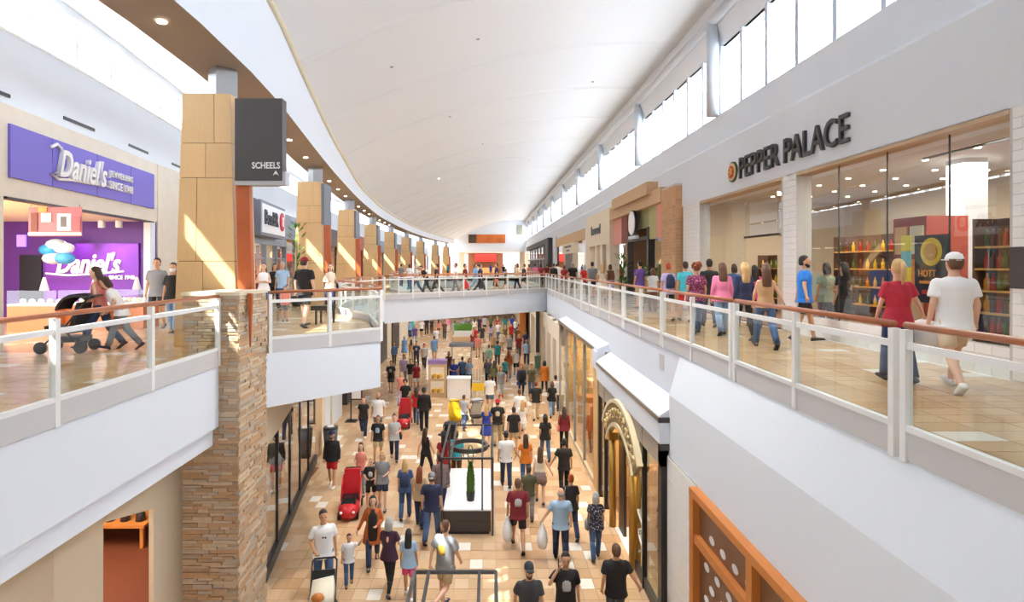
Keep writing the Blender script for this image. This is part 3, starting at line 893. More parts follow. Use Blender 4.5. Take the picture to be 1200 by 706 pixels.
# --- cream shop
s3 = E('storefront', 'cream plaster storefront with small dark lettering and brown doorways', 'storefront', (7.2, 37, 0))
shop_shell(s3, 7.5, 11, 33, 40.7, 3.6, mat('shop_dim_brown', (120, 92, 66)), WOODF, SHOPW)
MB().box(6.95, 33, 2.85, 7.5, 40.7, 4.9).build('upper_wall', CREAMW, s3)
for a, b in ((33, 34), (35.2, 35.8), (36.9, 37.5), (39.4, 40.7)): MB().box(6.97, a, 0, 7.5, b, 2.85).build('pier', CREAMW, s3)
for a, b in ((34, 35.2), (35.8, 36.9), (37.5, 39.4)):
    MB().box(7.2, a, 0, 7.22, b, 2.85).build('glass_pane', GLASSS, s3); MB().box(7.15, a, 0, 7.25, a + .12, 2.85).build('frame', mat('frame_brown', (134, 96, 66)), s3)
letters('loved', s3, (6.94, 38.6, 3.55), (0, -1, 0), (0, 0, 1), .6, 3.0, .04, BLACK, .02)
shop_light(9, 37, 3.4, 60, 2, 4)
# --- pale glass shop
s4 = E('storefront', 'white framed glass storefront with tan header next to the cream shop', 'storefront', (7.2, 50, 0))
shop_shell(s4, 7.5, 11, 40.7, 63, 3.9, SHOPW, WOODF, SHOPW)
MB().box(7.05, 40.7, 0, 7.5, 41.7, 4.6).build('pier', WHITE, s4); MB().box(7.1, 60.5, 0, 7.5, 63, 4.6).build('pier', WHITE, s4)
MB().box(7.1, 41.7, 3.5, 7.5, 60.5, 4.3).build('header', mat('header_oak', (212, 176, 128), .6), s4)
MB().box(7.0, 47, 2.6, 7.3, 54, 3.5).build('sign_panel', CREAMW, s4)
MB().box(6.98, 48.5, 3.1, 7.0, 52.5, 3.3).build('lettering', DARK, s4); MB().box(6.98, 49.5, 2.8, 7.0, 51.5, 2.95).build('lettering', DARK, s4)
MB().box(7.05, 47, 0, 7.4, 48, 2.6).build('jamb', SHOPW, s4); MB().box(7.1, 48, 0, 7.4, 52.5, 2.6).build('doorway', mat('doorway_dark', (84, 66, 58)), s4); MB().box(7.05, 52.5, 0, 7.4, 53.2, 2.6).build('jamb', SHOPW, s4)
for a, b in ((41.7, 44.3), (44.3, 47), (53.2, 56.8), (56.8, 60.5)): MB().box(7.2, a, 0, 7.22, b, 3.5).build('glass_pane', GLASSS, s4)
shop_light(9, 45, 3.7, 80, 2, 4); shop_light(9, 56, 3.7, 80, 2, 4)
# --- dark portal shop
s5 = E('storefront', 'black framed storefront with grey gridded windows far along the right walkway', 'storefront', (7.0, 78, 0))
shop_shell(s5, 7.5, 11, 63, 98, 4.4, SHOPW, WOODF, SHOPW)
MB().box(6.6, 63, 0, 7.5, 67, 4.6).build('pier', mat('portal_black', (50, 50, 54), .6), s5); MB().box(6.6, 67, 4.0, 7.5, 98, 4.6).build('lintel', mat('portal_black', (50, 50, 54)), s5)
for k in range(7):
    a = 67 + k * 4.4
    MB().box(6.9, a, 0, 7.2, a + .5, 4.0).build('mullion', mat('portal_grey', (120, 120, 124)), s5)
    MB().box(7.0, a + .5, 2.4, 7.02, a + 4.4, 4.0).build('glass_pane', GLASSS, s5); MB().box(6.9, a + .5, 2.3, 7.2, a + 4.4, 2.5).build('transom', mat('portal_grey', (120, 120, 124)), s5)
shop_light(9, 75, 4.2, 80, 2, 8); shop_light(9, 90, 4.2, 80, 2, 8)
mb = MB(); mb.box(7.3, 98, 0, 7.6, 112, 4.0); mb.box(7.3, Y0, 0, 7.6, 6.5, 3.8); mb.build('wall_upper_right', CREAMW, kind='structure', label='plain wall along the right upper walkway')

# ================================================================ LEFT UPPER SHOPS
def wl_pt(y): return (WX(y), y)
da = (-9.05, 10.9); db = (-9.92, 17.4)
dd = (Vector(db) - Vector(da)).normalized()
def along(y): return tuple(Vector(da) + dd * ((y - da[1]) / dd.y))
dj = E('storefront', 'purple fronted jewellery storefront framed in pale limestone', 'storefront', (-9.5, 14, 0))
mb = MB(); mb.slab(along(9.3), along(10.85), 0, 4.64, 0, .45); mb.build('pier', LIME, dj)
mb = MB(); mb.slab(along(17.45), along(18.0), 0, 4.64, -.02, .45); mb.build('pier', LIME, dj)
mb = MB(); mb.slab(along(10.85), along(17.45), 2.9, 4.64, 0, .4); mb.build('header', LIME, dj)
mb = MB(); mb.slab(along(10.95), along(17.3), 2.86, 2.9, .0, .2); mb.build('shutter_track', DARK, dj)
pv = [10.95, 12.25, 14.0, 15.7, 17.15]
for a, b in zip(pv, pv[1:]):
    mb = MB(); mb.slab(along(a + .01), along(b - .01), 3.27, 4.28, -.05, .0); mb.build('sign_panel', PURPLE, dj)
# interior
MB().box(-17, 17.3, 0, -9.95, 17.45, 3.0).build('back_wall', PURPLEW, dj)
MB().box(-13.1, 17.22, .55, -10.35, 17.3, 2.25).build('accent_panel', mat('purple_accent', (112, 44, 160), .5), dj)
MB().box(-17.1, 9.3, 0, -17, 17.45, 3.0).build('side_wall', PURPLEW, dj)
MB().prism([(-17, 9.3), (along(9.3)[0] - .02, 9.3), (along(17.3)[0] - .02, 17.3), (-17, 17.3)], 2.9, 3.0).build('shop_ceiling', mat('shop_ceiling_cream', (230, 214, 190), .7), dj)
MB().box(-10.1, 17.05, 0, -9.9, 17.3, 2.9).build('jamb', WHITE, dj)
MB().box(-13.9, 17.24, 0, -13.25, 17.3, 1.9).build('doorway', BLACK, dj)
MB().box(-13.95, 17.2, 2.15, -13.7, 17.26, 2.5).build('screen', mat('screen_violet', (150, 110, 210), emit=(160, 120, 230), estr=1.0), dj)
for k, (x, y) in enumerate(((-12.0, 16.7), (-11.1, 16.7), (-10.6, 16.7), (-12.8, 16.7))):
    MB().disc((x, y), .09, 2.68, 2.88, 10).build('spotlight', WHITE, dj)
    d = bpy.data.lights.new('spot', 'SPOT'); d.energy = 60; d.spot_size = radians(70); d.spot_blend = .6; d.color = (1, .85, .95); d.shadow_soft_size = .05
    o = link(bpy.data.objects.new('spotlight_lamp', d)); o.location = (x, y - .05, 2.66); o.rotation_euler = Vector((0, .5, -1)).to_track_quat('-Z', 'Y').to_euler()
shop_light(-12, 14, 2.86, 70, 3, 3)
sg = E('shop_sign', 'white raised script lettering on the purple fascia of the jewellery shop', 'sign', (*along(14.2), 3.5))
nn = Vector((dd.y, -dd.x)) * .055
o3 = Vector((*along(12.35), 3.5)) + Vector((nn.x, nn.y, 0))
letters("Daniel's", sg, o3, (dd.x, dd.y, 0), (0, 0, 1), .62, 1.95, .09, SWHITE, .02, .35)
o4 = Vector((*along(14.45), 3.78)) + Vector((nn.x, nn.y, 0))
letters('JEWELERS', sg, o4, (dd.x, dd.y, 0), (0, 0, 1), .2, 1.25, .06, SWHITE, .012)
o4 = Vector((*along(14.45), 3.52)) + Vector((nn.x, nn.y, 0))
letters('SINCE 1948', sg, o4, (dd.x, dd.y, 0), (0, 0, 1), .2, 1.25, .06, SWHITE, .012)
mb = MB(); q = [Vector((*along(12.15), 3.62)) + Vector((nn.x * 1.5, nn.y * 1.5, 0)) + Vector((dd.x, dd.y, 0)) * a + Vector((0, 0, b)) for a, b in ((.0, .46), (.2, .56), (.35, .5), (.42, .2), (.3, -.02), (.0, -.1), (.25, -.18), (.8, -.12), (1.4, -.1), (2.2, -.05))]
mb.tube(q, .035, 6); mb.build('swash', SWHITE, sg, smooth=True)
sg = E('wall_sign', 'cream script lettering on the purple inside wall of the jewellery shop', 'sign', (-11.9, 17.2, 1.3))
CREAML = mat('letter_cream', (246, 236, 220), .4, emit=(255, 240, 220), estr=.3)
letters("Daniel's", sg, (-12.75, 17.2, 1.36), (1, 0, 0), (0, 0, 1), .62, 1.9, .05, CREAML, .02, .3)
mb = MB(); mb.tube([(-13.05, 17.15, 1.36), (-12.4, 17.15, 1.3), (-11.6, 17.15, 1.34), (-10.75, 17.15, 1.42)], .03, 6); mb.build('swash', CREAML, sg)
letters('SINCE 1948', sg, (-11.2, 17.2, 1.18), (1, 0, 0), (0, 0, 1), .12, .75, .03, CREAML, .02)
# balloons
for k, (px, py, c, n_) in enumerate(((58, 293, (60, 166, 226), 'blue'), (75, 291, (232, 244, 252), 'white'), (62, 303, (244, 244, 250), 'pearl'), (76, 303, (84, 176, 232), 'sky blue'), (66, 287, (206, 232, 246), 'pale blue'))):
    p = P(px, py, 16.6)
    b = MB(); b.ball(p, .27, .25, .17); o = b.build('balloon', mat('balloon_' + n_, c, .25), smooth=True)
    tag(o, 'shiny %s balloon in the cluster before the purple wall' % n_, 'balloon')
# hanging banner
bn_ = E('hanging_banner', 'pink printed promotional banner hanging under the jewellery shop ceiling', 'banner', (-9.35, 12.5, 2.2))
a = P(34, 277, 12.5); b = P(96, 243, 12.5)
MB().box(a.x, 12.49, a.z, b.x, 12.51, b.z).build('cloth', mat('banner_pink', (196, 120, 128), .6, noise=.3, nscale=4), bn_)
MB().box(a.x + .62, 12.478, a.z + .12, a.x + .92, 12.49, b.z - .14).build('print_block', SWHITE, bn_)
MB().box(a.x, 12.47, a.z + .02, b.x, 12.49, a.z + .08).build('print_strip', SWHITE, bn_)
for (u0, u1, v0, v1, c) in ((.06, .2, .1, .5, (120, 70, 64)), (.28, .5, .3, .5, (236, 214, 214)), (.22, .4, .52, .62, (226, 170, 90)), (.7, .82, .2, .42, (110, 108, 110)), (.94, 1.12, .12, .42, (190, 110, 116))):
    MB().box(a.x + u0, 12.47, a.z + v0, a.x + u1, 12.479, a.z + v1).build('print_block', mat('print_%d' % int(u0 * 100), c, .6), bn_)
for xx in (a.x + .05, b.x - .05): MB().tube([(xx, 12.5, b.z), (xx, 12.5, 2.9)], .006, 5).build('cord', DARK, bn_)
# counters
WOODO = mat('counter_orange_wood', (190, 112, 58), .4, noise=.12, nscale=4)
for k, (px0, px1, Y) in enumerate(((8, 66, 13.9), (68, 128, 14.2), (130, 168, 14.6))):
    x0, x1 = P(px0, 0, Y).x, P(px1, 0, Y).x
    e = E('jewellery_counter', ['glass topped wooden jewellery counter by the limestone pier', 'glass topped wooden jewellery counter behind the stroller', 'glass topped wooden jewellery counter near the masked woman'][k], 'counter', ((x0 + x1) / 2, Y + .3, 0))
    MB().box(x0, Y, 0, x1, Y + .7, .62).build('base', WOODO, e); MB().box(x0, Y, .62, x1, Y + .7, .66).build('deck', SWHITE, e)
    MB().box(x0, Y, .66, x1, Y + .01, .98).build('front_glass', GLASSC, e); MB().box(x0, Y, .98, x1, Y + .7, .99).build('top_glass', GLASSC, e)
    for j in range(5): MB().ball((x0 + .15 + j * (x1 - x0 - .3) / 4, Y + .3, .72), .07, .06, .06).build('ring_tray', [SWHITE, CREAM][j % 2], e)
    mb = MB(); mb.loft([((x0 + x1) / 2, Y + .4, .99, .11, .09), ((x0 + x1) / 2, Y + .4, 1.3, .03, .03)], 8); o = mb.build('display_cone', mat('display_pink', (240, 222, 220), .5)); tag(o, ['pale display cone on the counter by the limestone pier', 'pale display cone on the middle jewellery counter', 'pale display cone on the counter near the masked woman'][k], 'display')
# limestone wall right of the shop
mb = MB(); mb.slab(along(18.0), wl_pt(26), 0, 4.66, 0, .4); mb.slab((WX(Y0), Y0), along(9.3), 0, 4.66, 0, .4); mb.build('wall_upper_left', LIME, kind='structure', label='pale limestone wall beside the jewellery shop')
def left_shop(y0, y1, label, framem, glassm, header_z, top, n, inter, sign=None):
    e = E('storefront', label, 'storefront', (WX((y0 + y1) / 2), (y0 + y1) / 2, 0))
    a, b = Vector(wl_pt(y0)), Vector(wl_pt(y1))
    MB().slab(a, b, header_z, top, 0, .4).build('header', framem, e)
    for i in range(n + 1):
        p = a.lerp(b, i / n); d = (b - a).normalized()
        MB().slab(p - d * .08, p + d * .08, 0, header_z, -.02, .3).build('mullion', framem, e)
        if i < n:
            q = a.lerp(b, (i + 1) / n)
            MB().slab(p + d * .08, q - d * .08, 0, header_z, .1, .115).build('glass_pane', glassm, e)
            MB().slab(p + d * .08, q - d * .08, header_z * .72, header_z * .72 + .07, .05, .2).build('transom', framem, e)
    MB().slab(a, b, 0, top, 3.0, 3.1).build('back_wall', inter, e)
    MB().slab(a, b, header_z, header_z + .1, .4, 3.1).build('shop_ceiling', SHOPW, e)
    m = (a + b) / 2
    shop_light(m.x - 1.8, m.y, header_z - .1, 50, 1.5, 3)
    return e
bx = left_shop(26, 35, 'storefront under the white framed sign behind the first columns', mat('frame_bluegrey', (132, 142, 156), .5), GLASSS, 2.7, 4.66, 4, SHOPW)
sg = E('shop_sign', 'white framed shop sign with dark letters and a red roundel', 'sign', (WX(30), 30, 3.1))
sa, sb = Vector(wl_pt(27.6)), Vector(wl_pt(32.6)); sd = (sb - sa).normalized(); sn = Vector((sd.y, -sd.x))
MB().slab(sa, sb, 3.05, 4.75, -.5, .0).build('frame', mat('sign_frame_grey', (120, 124, 138), .5), sg)
MB().slab(sa + sd * .15, sb - sd * .15, 3.2, 4.6, -.54, -.48).build('face', mat('sign_face_white', (232, 236, 240), .4), sg)
letters('BoxBR', sg, Vector((*(sa + sd * .5 + sn * .55), 3.6)), (sd.x, sd.y, 0), (0, 0, 1), .72, 2.7, .05, mat('letter_navy', (44, 44, 66), .5), .03)
rc = sa + sd * 4.1 + sn * .54
mb = MB(); mb.tube([(rc.x, rc.y, 3.95), (rc.x + sn.x * .06, rc.y + sn.y * .06, 3.95)], .5, 20); mb.build('roundel', mat('roundel_red', (206, 40, 62), .5), sg)
letters('8', sg, Vector((*(rc - sd * .2 + sn * .07), 3.68)), (sd.x, sd.y, 0), (0, 0, 1), .55, .4, .03, SWHITE, .02)
for k, (a, b, lab, fm, im) in enumerate(((35, 46, 'blue tinted glass storefront between the second and third columns', 'frame_bluegrey', (150, 170, 180)), (46, 57, 'dark glazed storefront behind the fourth timber column', 'frame_dark', (100, 80, 64)),
        (57, 69, 'red trimmed storefront behind the fifth timber column', 'frame_red', (140, 70, 60)), (69, 81, 'grey storefront behind the sixth timber column', 'frame_bluegrey', (120, 110, 100)), (81, 94, 'brown storefront behind the seventh timber column', 'frame_dark', (110, 90, 70)), (94, 106, 'pale storefront behind the last timber columns', 'frame_bluegrey', (160, 150, 140)))):
    fmm = {'frame_bluegrey': mat('frame_bluegrey', (132, 142, 156)), 'frame_dark': mat('frame_dark', (72, 62, 58)), 'frame_red': mat('frame_red', (150, 52, 44))}[fm]
    left_shop(a, b, lab, fmm, GLASSS, 3.2, 4.66, 4, mat('shop_back_%d' % k, im, .7))
# far end: banner, red shop, plates
fb = E('wall_banner', 'wide orange food photograph banner on the white end wall', 'banner', (0, 110, 5.5))
a = P(549, 285, 110); b = P(592, 275, 110)
FOOD = mat('banner_food', (206, 110, 44), .6, noise=.45, nscale=.7)
MB().box(a.x, 109.8, a.z, b.x, 109.99, b.z).build('print', FOOD, fb); MB().box(a.x, 109.75, a.z, a.x + 1.5, 109.8, b.z).build('dark_print', mat('banner_dark', (74, 58, 40), .6, noise=.3, nscale=1), fb)
fs_ = E('food_stall', 'food stall with red awning at the far end of the mall', 'stall', (1.2, 121, 0))
a = P(557, 306, 121); b = P(581, 298, 121)
MB().box(a.x, 119.5, a.z - .1, b.x, 122, b.z).build('awning', mat('awning_red', (206, 36, 34), .5), fs_)
MB().box(a.x - 1.5, 122, 0, b.x + 1.5, 122.4, 4.1).build('back', mat('stall_brown', (120, 78, 50), .6), fs_); MB().box(a.x, 120.5, 0, b.x, 121, 1.1).build('counter', mat('stall_counter', (190, 150, 100), .5), fs_)
for px in (541, 612): p = P(px, 300, 112); o = MB().box(p.x - .5, 112, 0, p.x + .5, 113, 4.1).build('pier', LIME); tag(o, 'pale limestone pier at the far end opening', 'pier', 'piers at the far end')
for (px0, py0, px1, py1) in ((606, 275, 612, 264),):
    a = P(px0, py0, 109.9); b = P(px1, py1, 109.9); o = MB().box(a.x, 109.85, a.z, b.x, 110, b.z).build('wall_vent', mat('vent_olive', (150, 152, 128), .6)); tag(o, 'small olive grey vent on the white end wall', 'vent')
shop_light(1, 118, 4.0, 300, 10, 4); shop_light(-8, 120, 4.0, 300, 8, 4)
# ================================================================ LOWER RIGHT SHOPS
XF = 3.41
# timber framed window in the near wall
tw_ = E('timber_window', 'orange timber framed shop window with white dot pattern in the lower wall', 'window', (3.45, 6, LOW))
def wbox(y0, y1, z0, z1, name='frame', m=ORANGEW, x0=3.36, x1=3.56): return MB().box(x0, y0, z0, x1, y1, z1).build(name, m, tw_)
zt = 1.6 - 1.0527 * 3.5
cols = [9.66, 7.55, 5.5, 3.5]
for c in cols: wbox(c - .17, c, LOW, zt - .12)
wbox(cols[-1] - .17, cols[0], zt - .12, zt, x0=3.355)
zrow = [zt - .12, -2.80, -4.1, LOW + .15]
for z in zrow[1:]:
    for a, b in zip(cols, cols[1:]): wbox(b, a - .17, z - .14, z, x0=3.38)
PLUM = mat('tinted_panel_brown', (120, 80, 58), .25)
dot = MB().tube([(0, 0, 0), (-.006, 0, 0)], .5, 14).mesh('dot', SWHITE)
for a, b in zip(cols, cols[1:]):
    for zi, (za, zb) in enumerate(zip(zrow, zrow[1:])):
        pn = MB().box(3.47, b, zb, 3.49, a - .17, za - (.14 if zi else 0)).build('glass_pane', PLUM, tw_)
        h = za - zb
        nz = 4 if h < 1.2 else 5
        for r in range(nz):
            for c in range(5):
                yy = b + .15 + c * .42 + (.21 if r % 2 else 0); zz = zb + .14 + r * .26
                if yy < a - .28 and zz < za - .2:
                    o = inst(dot, 'dot', (3.47, yy, zz), pn, 0, (1, .2, .13))
# wall tiles near the corner
mb = MB(); mb.box(3.475, 9.66, LOW + .3, 3.5, 11.17, -2.05)
wp = mb.build('tile_backing', WGROUT, wall_low_r)
wtl = MB().box(-.012, .004, .004, 0, .371, .371).mesh('tile', WTILE)
for r in range(8):
    for c in range(4): inst(wtl, 'tile', (3.475, 9.67 + c * .375, LOW + .32 + r * .375), wall_low_r)
MB().box(3.46, 9.66, LOW, 3.5, 11.17, LOW + .3).build('base', BEIGE, wall_low_r)
# shop with gilded arch
ar = E('storefront', 'storefront with gilded arched sign and dark doors on the lower floor', 'storefront', (XF, 14.4, LOW))
GLASSG = glass('shop_glass_green', (.72, .78, .72), 2.0)
WARM = mat('shop_warm_wall', (214, 176, 116), .6)
shop_shell(ar, 3.7, 7.0, 11.2, 17.6, 4.0, WARM, WOODF, CREAMW, LOW)
MB().hull([(3.31, 11.17, -1.33), (3.74, 11.17, -1.33), (3.74, 17.6, -1.33), (3.31, 17.6, -1.33)], [(3.32, 11.17, -1.3), (3.74, 11.17, -1.02), (3.74, 17.6, -1.02), (3.32, 17.6, -1.3)]).build('canopy_top', FASC, ar)
MB().box(3.29, 11.15, -1.42, 3.36, 17.6, -1.33).build('trim_strip', mat('bronze_strip', (128, 112, 96), .4), ar)
MB().box(3.29, 11.13, -1.43, 3.6, 11.2, -1.33).build('trim_strip', SIGND, ar)
MB().box(3.31, 11.15, -1.84, 3.6, 17.6, -1.42).build('canopy_fascia', FASC, ar)
MB().box(3.33, 11.14, -1.97, 3.6, 11.2, -1.84).build('trim_strip', SIGND, ar)
MB().box(3.36, 11.2, -2.3, 3.6, 17.6, -1.84).build('header', mat('header_greige', (170, 160, 146), .5), ar)
for (a, b) in ((11.2, 11.42), (12.55, 12.62), (16.62, 16.72), (17.5, 17.6)): MB().box(3.36, a, LOW, 3.5, b, -1.9).build('post', BLACK, ar)
for (a, b) in ((11.42, 12.55), (12.62, 13.3)): MB().box(3.41, a, LOW + .25, 3.425, b, -2.3).build('glass_pane', GLASSG, ar)
for (a, b) in ((11.42, 12.55), (12.62, 13.3)): MB().box(3.38, a, LOW, 3.46, b, LOW + .25).build('plinth', DARK, ar)
MB().box(3.41, 15.7, LOW + .2, 3.425, 16.62, -2.3).build('glass_pane', GLASSC, ar); MB().box(3.41, 16.72, LOW + .2, 3.425, 17.5, -2.3).build('glass_pane', GLASSC, ar)
for y in (13.4, 15.55): MB().tube([(3.36, y, LOW), (3.36, y, -3.0)], .09, 8).build('gold_column', GOLD, ar, smooth=True)
for y in (13.4, 15.55): MB().box(3.24, y - .14, -3.05, 3.48, y + .14, -2.85).build('capital', GOLD, ar)
# arched board
mb = MB(); yc, zc_, n = 14.45, -4.25, 18
def arc_pt(a, r): return (yc + cos(a) * r, zc_ + sin(a) * r * 1.0)
a0, a1 = radians(38), radians(142)
for (ra, rb, x0, x1, nm, m) in ((1.85, 2.40, 3.27, 3.36, 'arch_board', mat('arch_bronze', (146, 120, 82), .4)), (2.36, 2.46, 3.23, 3.37, 'arch_moulding', mat('arch_cream', (226, 210, 172), .4)), (1.77, 1.87, 3.23, 3.37, 'arch_moulding', mat('arch_cream', (226, 210, 172)))):
    mb = MB(); vs = []; fs = []
    for i in range(n + 1):
        a = a0 + (a1 - a0) * i / n
        for (r, x) in ((ra, x0), (rb, x0), (rb, x1), (ra, x1)):
            p = arc_pt(a, r); vs.append((x, p[0], p[1]))
    for i in range(n):
        for k in range(4): fs.append((i * 4 + k, (i + 1) * 4 + k, (i + 1) * 4 + (k + 1) % 4, i * 4 + (k + 1) % 4))
    fs += [(0, 1, 2, 3), (n * 4 + 3, n * 4 + 2, n * 4 + 1, n * 4)]
    mb.add(vs, fs); mb.build(nm, m, ar)
SCR = mat('scroll_gold', (230, 206, 150), .35, metal=.3)
for i in range(13):
    a = a0 + .1 + (a1 - a0 - .2) * i / 12; c = arc_pt(a, 2.12)
    mb = MB(); q = [(3.25, c[0] + .13 * cos(t * .9 + i) * (1 - t / 9), c[1] + .16 * sin(t * .9 + i) * (1 - t / 9)) for t in range(8)]
    mb.tube(q, .03, 6); mb.build('scroll', SCR, ar, smooth=True)
MB().box(3.5, 13.5, LOW, 3.58, 14.15, -3.0).build('door', mat('door_dark', (52, 40, 36), .3), ar); MB().box(3.5, 14.9, LOW, 3.58, 15.45, -2.6).build('door', mat('door_dark', (52, 40, 36)), ar)
MB().box(3.55, 13.4, -2.95, 3.62, 15.5, -2.3).build('tympanum', mat('door_dark', (52, 40, 36)), ar)
MB().box(3.4, 13.5, LOW, 3.9, 15.45, LOW + .02).build('threshold', SWHITE, ar)
q = [(3.39, 12.85 + .22 * cos(t * .8) * (1 - t * .03), -3.9 - t * .06) for t in range(16)]
mb = MB(); mb.tube(q, .02, 5); mb.build('window_script', SWHITE, ar)
for k in range(6): MB().box(4.4, 11.6 + k * .95, LOW, 5.0, 12.2 + k * .95, LOW + .9 + .3 * (k % 2)).build('display', [WARM, GOLD, ORANGEW][k % 3], ar)
MB().box(3.6, 11.45, LOW, 4.2, 12.3, LOW + .5).build('display', mat('display_yellow', (222, 180, 40), .5), ar)
shop_light(5, 13, -1.6, 60, 2, 2, (1, .86, .62)); shop_light(4.8, 16.4, -1.6, 90, 1.5, 1.5, (1, .86, .62))
# glass shop beyond
gs = E('storefront', 'tall glass storefront with golden displays beyond the arched shop', 'storefront', (XF, 23, LOW))
shop_shell(gs, 3.7, 7.0, 17.7, 27.3, 4.2, WARM, WOODF, CREAMW, LOW)
MB().hull([(3.36, 17.7, -1.05), (3.74, 17.7, -1.05), (3.74, 27.3, -1.05), (3.36, 27.3, -1.05)], [(3.36, 17.7, -.95), (3.74, 17.7, -.8), (3.74, 27.3, -.8), (3.36, 27.3, -.95)]).build('canopy_top', FASC, gs)
MB().box(3.33, 17.7, -1.05, 3.6, 18.5, -1.6).build('canopy_block', FASC, gs)
MB().box(3.34, 18.3, -1.1, 3.42, 27.3, -.98).build('trim_strip', mat('bronze_strip', (128, 112, 96)), gs)
yy = [18.4, 20.4, 22.6, 24.9, 27.2]
for a, b in zip(yy, yy[1:]): MB().box(3.41, a + .05, LOW + .15, 3.425, b - .05, -1.1).build('glass_pane', GLASSC, gs)
for a in yy: MB().box(3.37, a - .05, LOW, 3.47, a + .05, -1.1).build('mullion', mat('mullion_grey', (150, 150, 146), .4), gs)
MB().box(3.38, 18.4, LOW, 3.48, 27.2, LOW + .15).build('plinth', SHOPW, gs); MB().box(3.36, 17.7, LOW, 3.6, 18.35, -1.6).build('pier', WARM, gs)
for k in range(7): MB().box(4.0 + .3 * (k % 2), 18.8 + k * 1.15, LOW, 4.5 + .3 * (k % 2), 19.5 + k * 1.15, LOW + 1.2 + .9 * ((k * 7) % 3) / 2).build('display', [ORANGEW, WARM, GOLD, CREAMW][k % 4], gs)
shop_light(5, 20.5, -1.4, 110, 2, 3, (1, .86, .6)); shop_light(5, 25, -1.4, 110, 2, 3, (1, .86, .6))
# white piers further on
wp_ = E('storefront', 'row of white piers and dark openings beneath the footbridge end', 'storefront', (3.6, 32, LOW))
MB().box(4.2, 27.3, LOW, 4.4, 62, -1.32).build('back_wall', mat('shop_dim', (150, 140, 130), .7), wp_)
for a, b in ((27.3, 29), (30.6, 31.6), (33.4, 34.4), (36.4, 37.4), (41, 42), (46, 47), (52, 53), (58, 59)): MB().box(3.45, a, LOW, 4.2, b, -1.32).build('pier', CREAMW, wp_)
MB().box(3.47, 27.3, -2.2, 4.18, 62, -1.32).build('header', CREAMW, wp_)
MB().box(3.8, 62, LOW, 4.4, 95.9, -1.32).build('wall', BEIGE, wp_)
o = MB().box(P(628, 0, 37.5).x, 37.5, -4.05, P(632.5, 0, 37.5).x, 37.62, -1.25).build('banner', SIGND); tag(o, 'narrow charcoal vertical banner hanging beyond the footbridge', 'banner')
e = E('timber_kiosk', 'tall orange timber panelled kiosk beyond the charcoal banner', 'kiosk', (P(617, 0, 52).x, 52, LOW))
for k in range(3): MB().box(P(609, 0, 52).x + k * .42, 52, LOW, P(609, 0, 52).x + k * .42 + .4, 52.6, -1.7).build('panel', ORANGEW, e)
e = E('litter_bin', 'small mint green bin beside the charcoal banner', 'bin', (P(630, 0, 39.5).x, 39.5, LOW))
MB().box(P(626.5, 0, 39.5).x, 39.3, LOW, P(634, 0, 39.5).x, 39.7, LOW + .75).build('body', mat('mint_green', (150, 196, 172), .5), e); MB().box(P(626, 0, 39.5).x, 39.28, LOW + .75, P(634.5, 0, 39.5).x, 39.72, LOW + .82).build('lid', mat('mint_dark', (110, 160, 140), .5), e)

# ================================================================ LOWER LEFT
ll = E('storefront', 'beige lower storefront with an angled doorway beside the stone column', 'storefront', (-6, 9.5, LOW))
A_, B_, C_ = (-6.75, 8.95), (-5.76, 10.0), (-5.2, 10.55)
n_ = Vector((-1, 1)).normalized()
def ang(t): return Vector((-6.26, 9.46)).lerp(Vector((-5.75, 10.0)), t)
MB().slab(ang(-.9), ang(0), LOW, -1.5, 0, .25).build('wall_panel', CREAMW, ll)
MB().slab(ang(1), ang(1.9), LOW, -1.5, 0, .25).build('wall_panel', CREAMW, ll)
MB().slab(ang(0), ang(1), -2.6, -1.5, 0, .25).build('lintel', CREAMW, ll)
MB().slab(ang(1.72), ang(1.8), LOW, -1.5, -.03, 0).build('trim_bead', BEIGE, ll)
mb = MB(); mb.slab((-6.7, Y0), (-6.7, 2), LOW, -1.5, 0, .25); mb.slab((-6.7, 2), ang(-.88), LOW, -1.5, 0, .25); mb.build('wall_panel', BEIGE, ll)
for y in (6.4, 7.9):
    p = Vector((-6.7, 2)).lerp(ang(-.88), (y - 2) / 6.9); MB().box(p.x, y, LOW, p.x + .012, y + .02, -1.5).build('joint', mat('joint_tan', (176, 158, 130)), ll)
MB().box(-13, 9.2, LOW - .02, -6.4, 20, LOW + .03).build('shop_floor', mat('red_brown_wood', (112, 60, 40), .35, noise=.25, nscale=3, stretch=(1, 10, 1)), ll)
MB().prism([(-6.5, 9.7), (-5.8, 10.4), (-5.8, 20), (-6.5, 20)], LOW - .02, LOW + .03).build('shop_floor', mat('red_brown_wood', (112, 60, 40)), ll)
MB().box(-13, 2, LOW, -12.8, 22, -1.2).build('back_wall', mat('shop_back_tan', (150, 110, 80), .7), ll)
MB().box(-13, 20, LOW, -6.3, 20.2, -1.2).build('side_wall', mat('shop_back_tan', (150, 110, 80)), ll)
MB().box(-13, 2, -1.5, -5.3, 20.2, -1.45).build('shop_ceiling', CREAMW, ll)
shop_light(-8.5, 12, -1.6, 320, 3, 3)
dt = E('display_table', 'low wooden display table with dark goods inside the angled doorway', 'table', (-9.2, 15, LOW))
MB().box(-10.0, 14.2, LOW + .55, -8.4, 15.6, LOW + .62).build('top', ORANGEW, dt)
for sx in (-9.9, -8.5):
    for sy in (14.3, 15.5): MB().box(sx - .04, sy - .04, LOW + .03, sx + .04, sy + .04, LOW + .55).build('leg', ORANGEW, dt)
for k in range(8):
    mb = MB(); x, y = -9.8 + .38 * (k % 4), 14.5 + .6 * (k // 4); mb.loft([(x, y, LOW + .62, .12, .12), (x, y, LOW + .8, .1, .1), (x, y, LOW + .95, .04, .04), (x, y, LOW + 1.1, .05, .05)], 8)
    o = mb.build('vase', DARK, smooth=True); tag(o, 'small dark vase on the table inside the angled doorway', 'vase', 'dark vases on the display table')
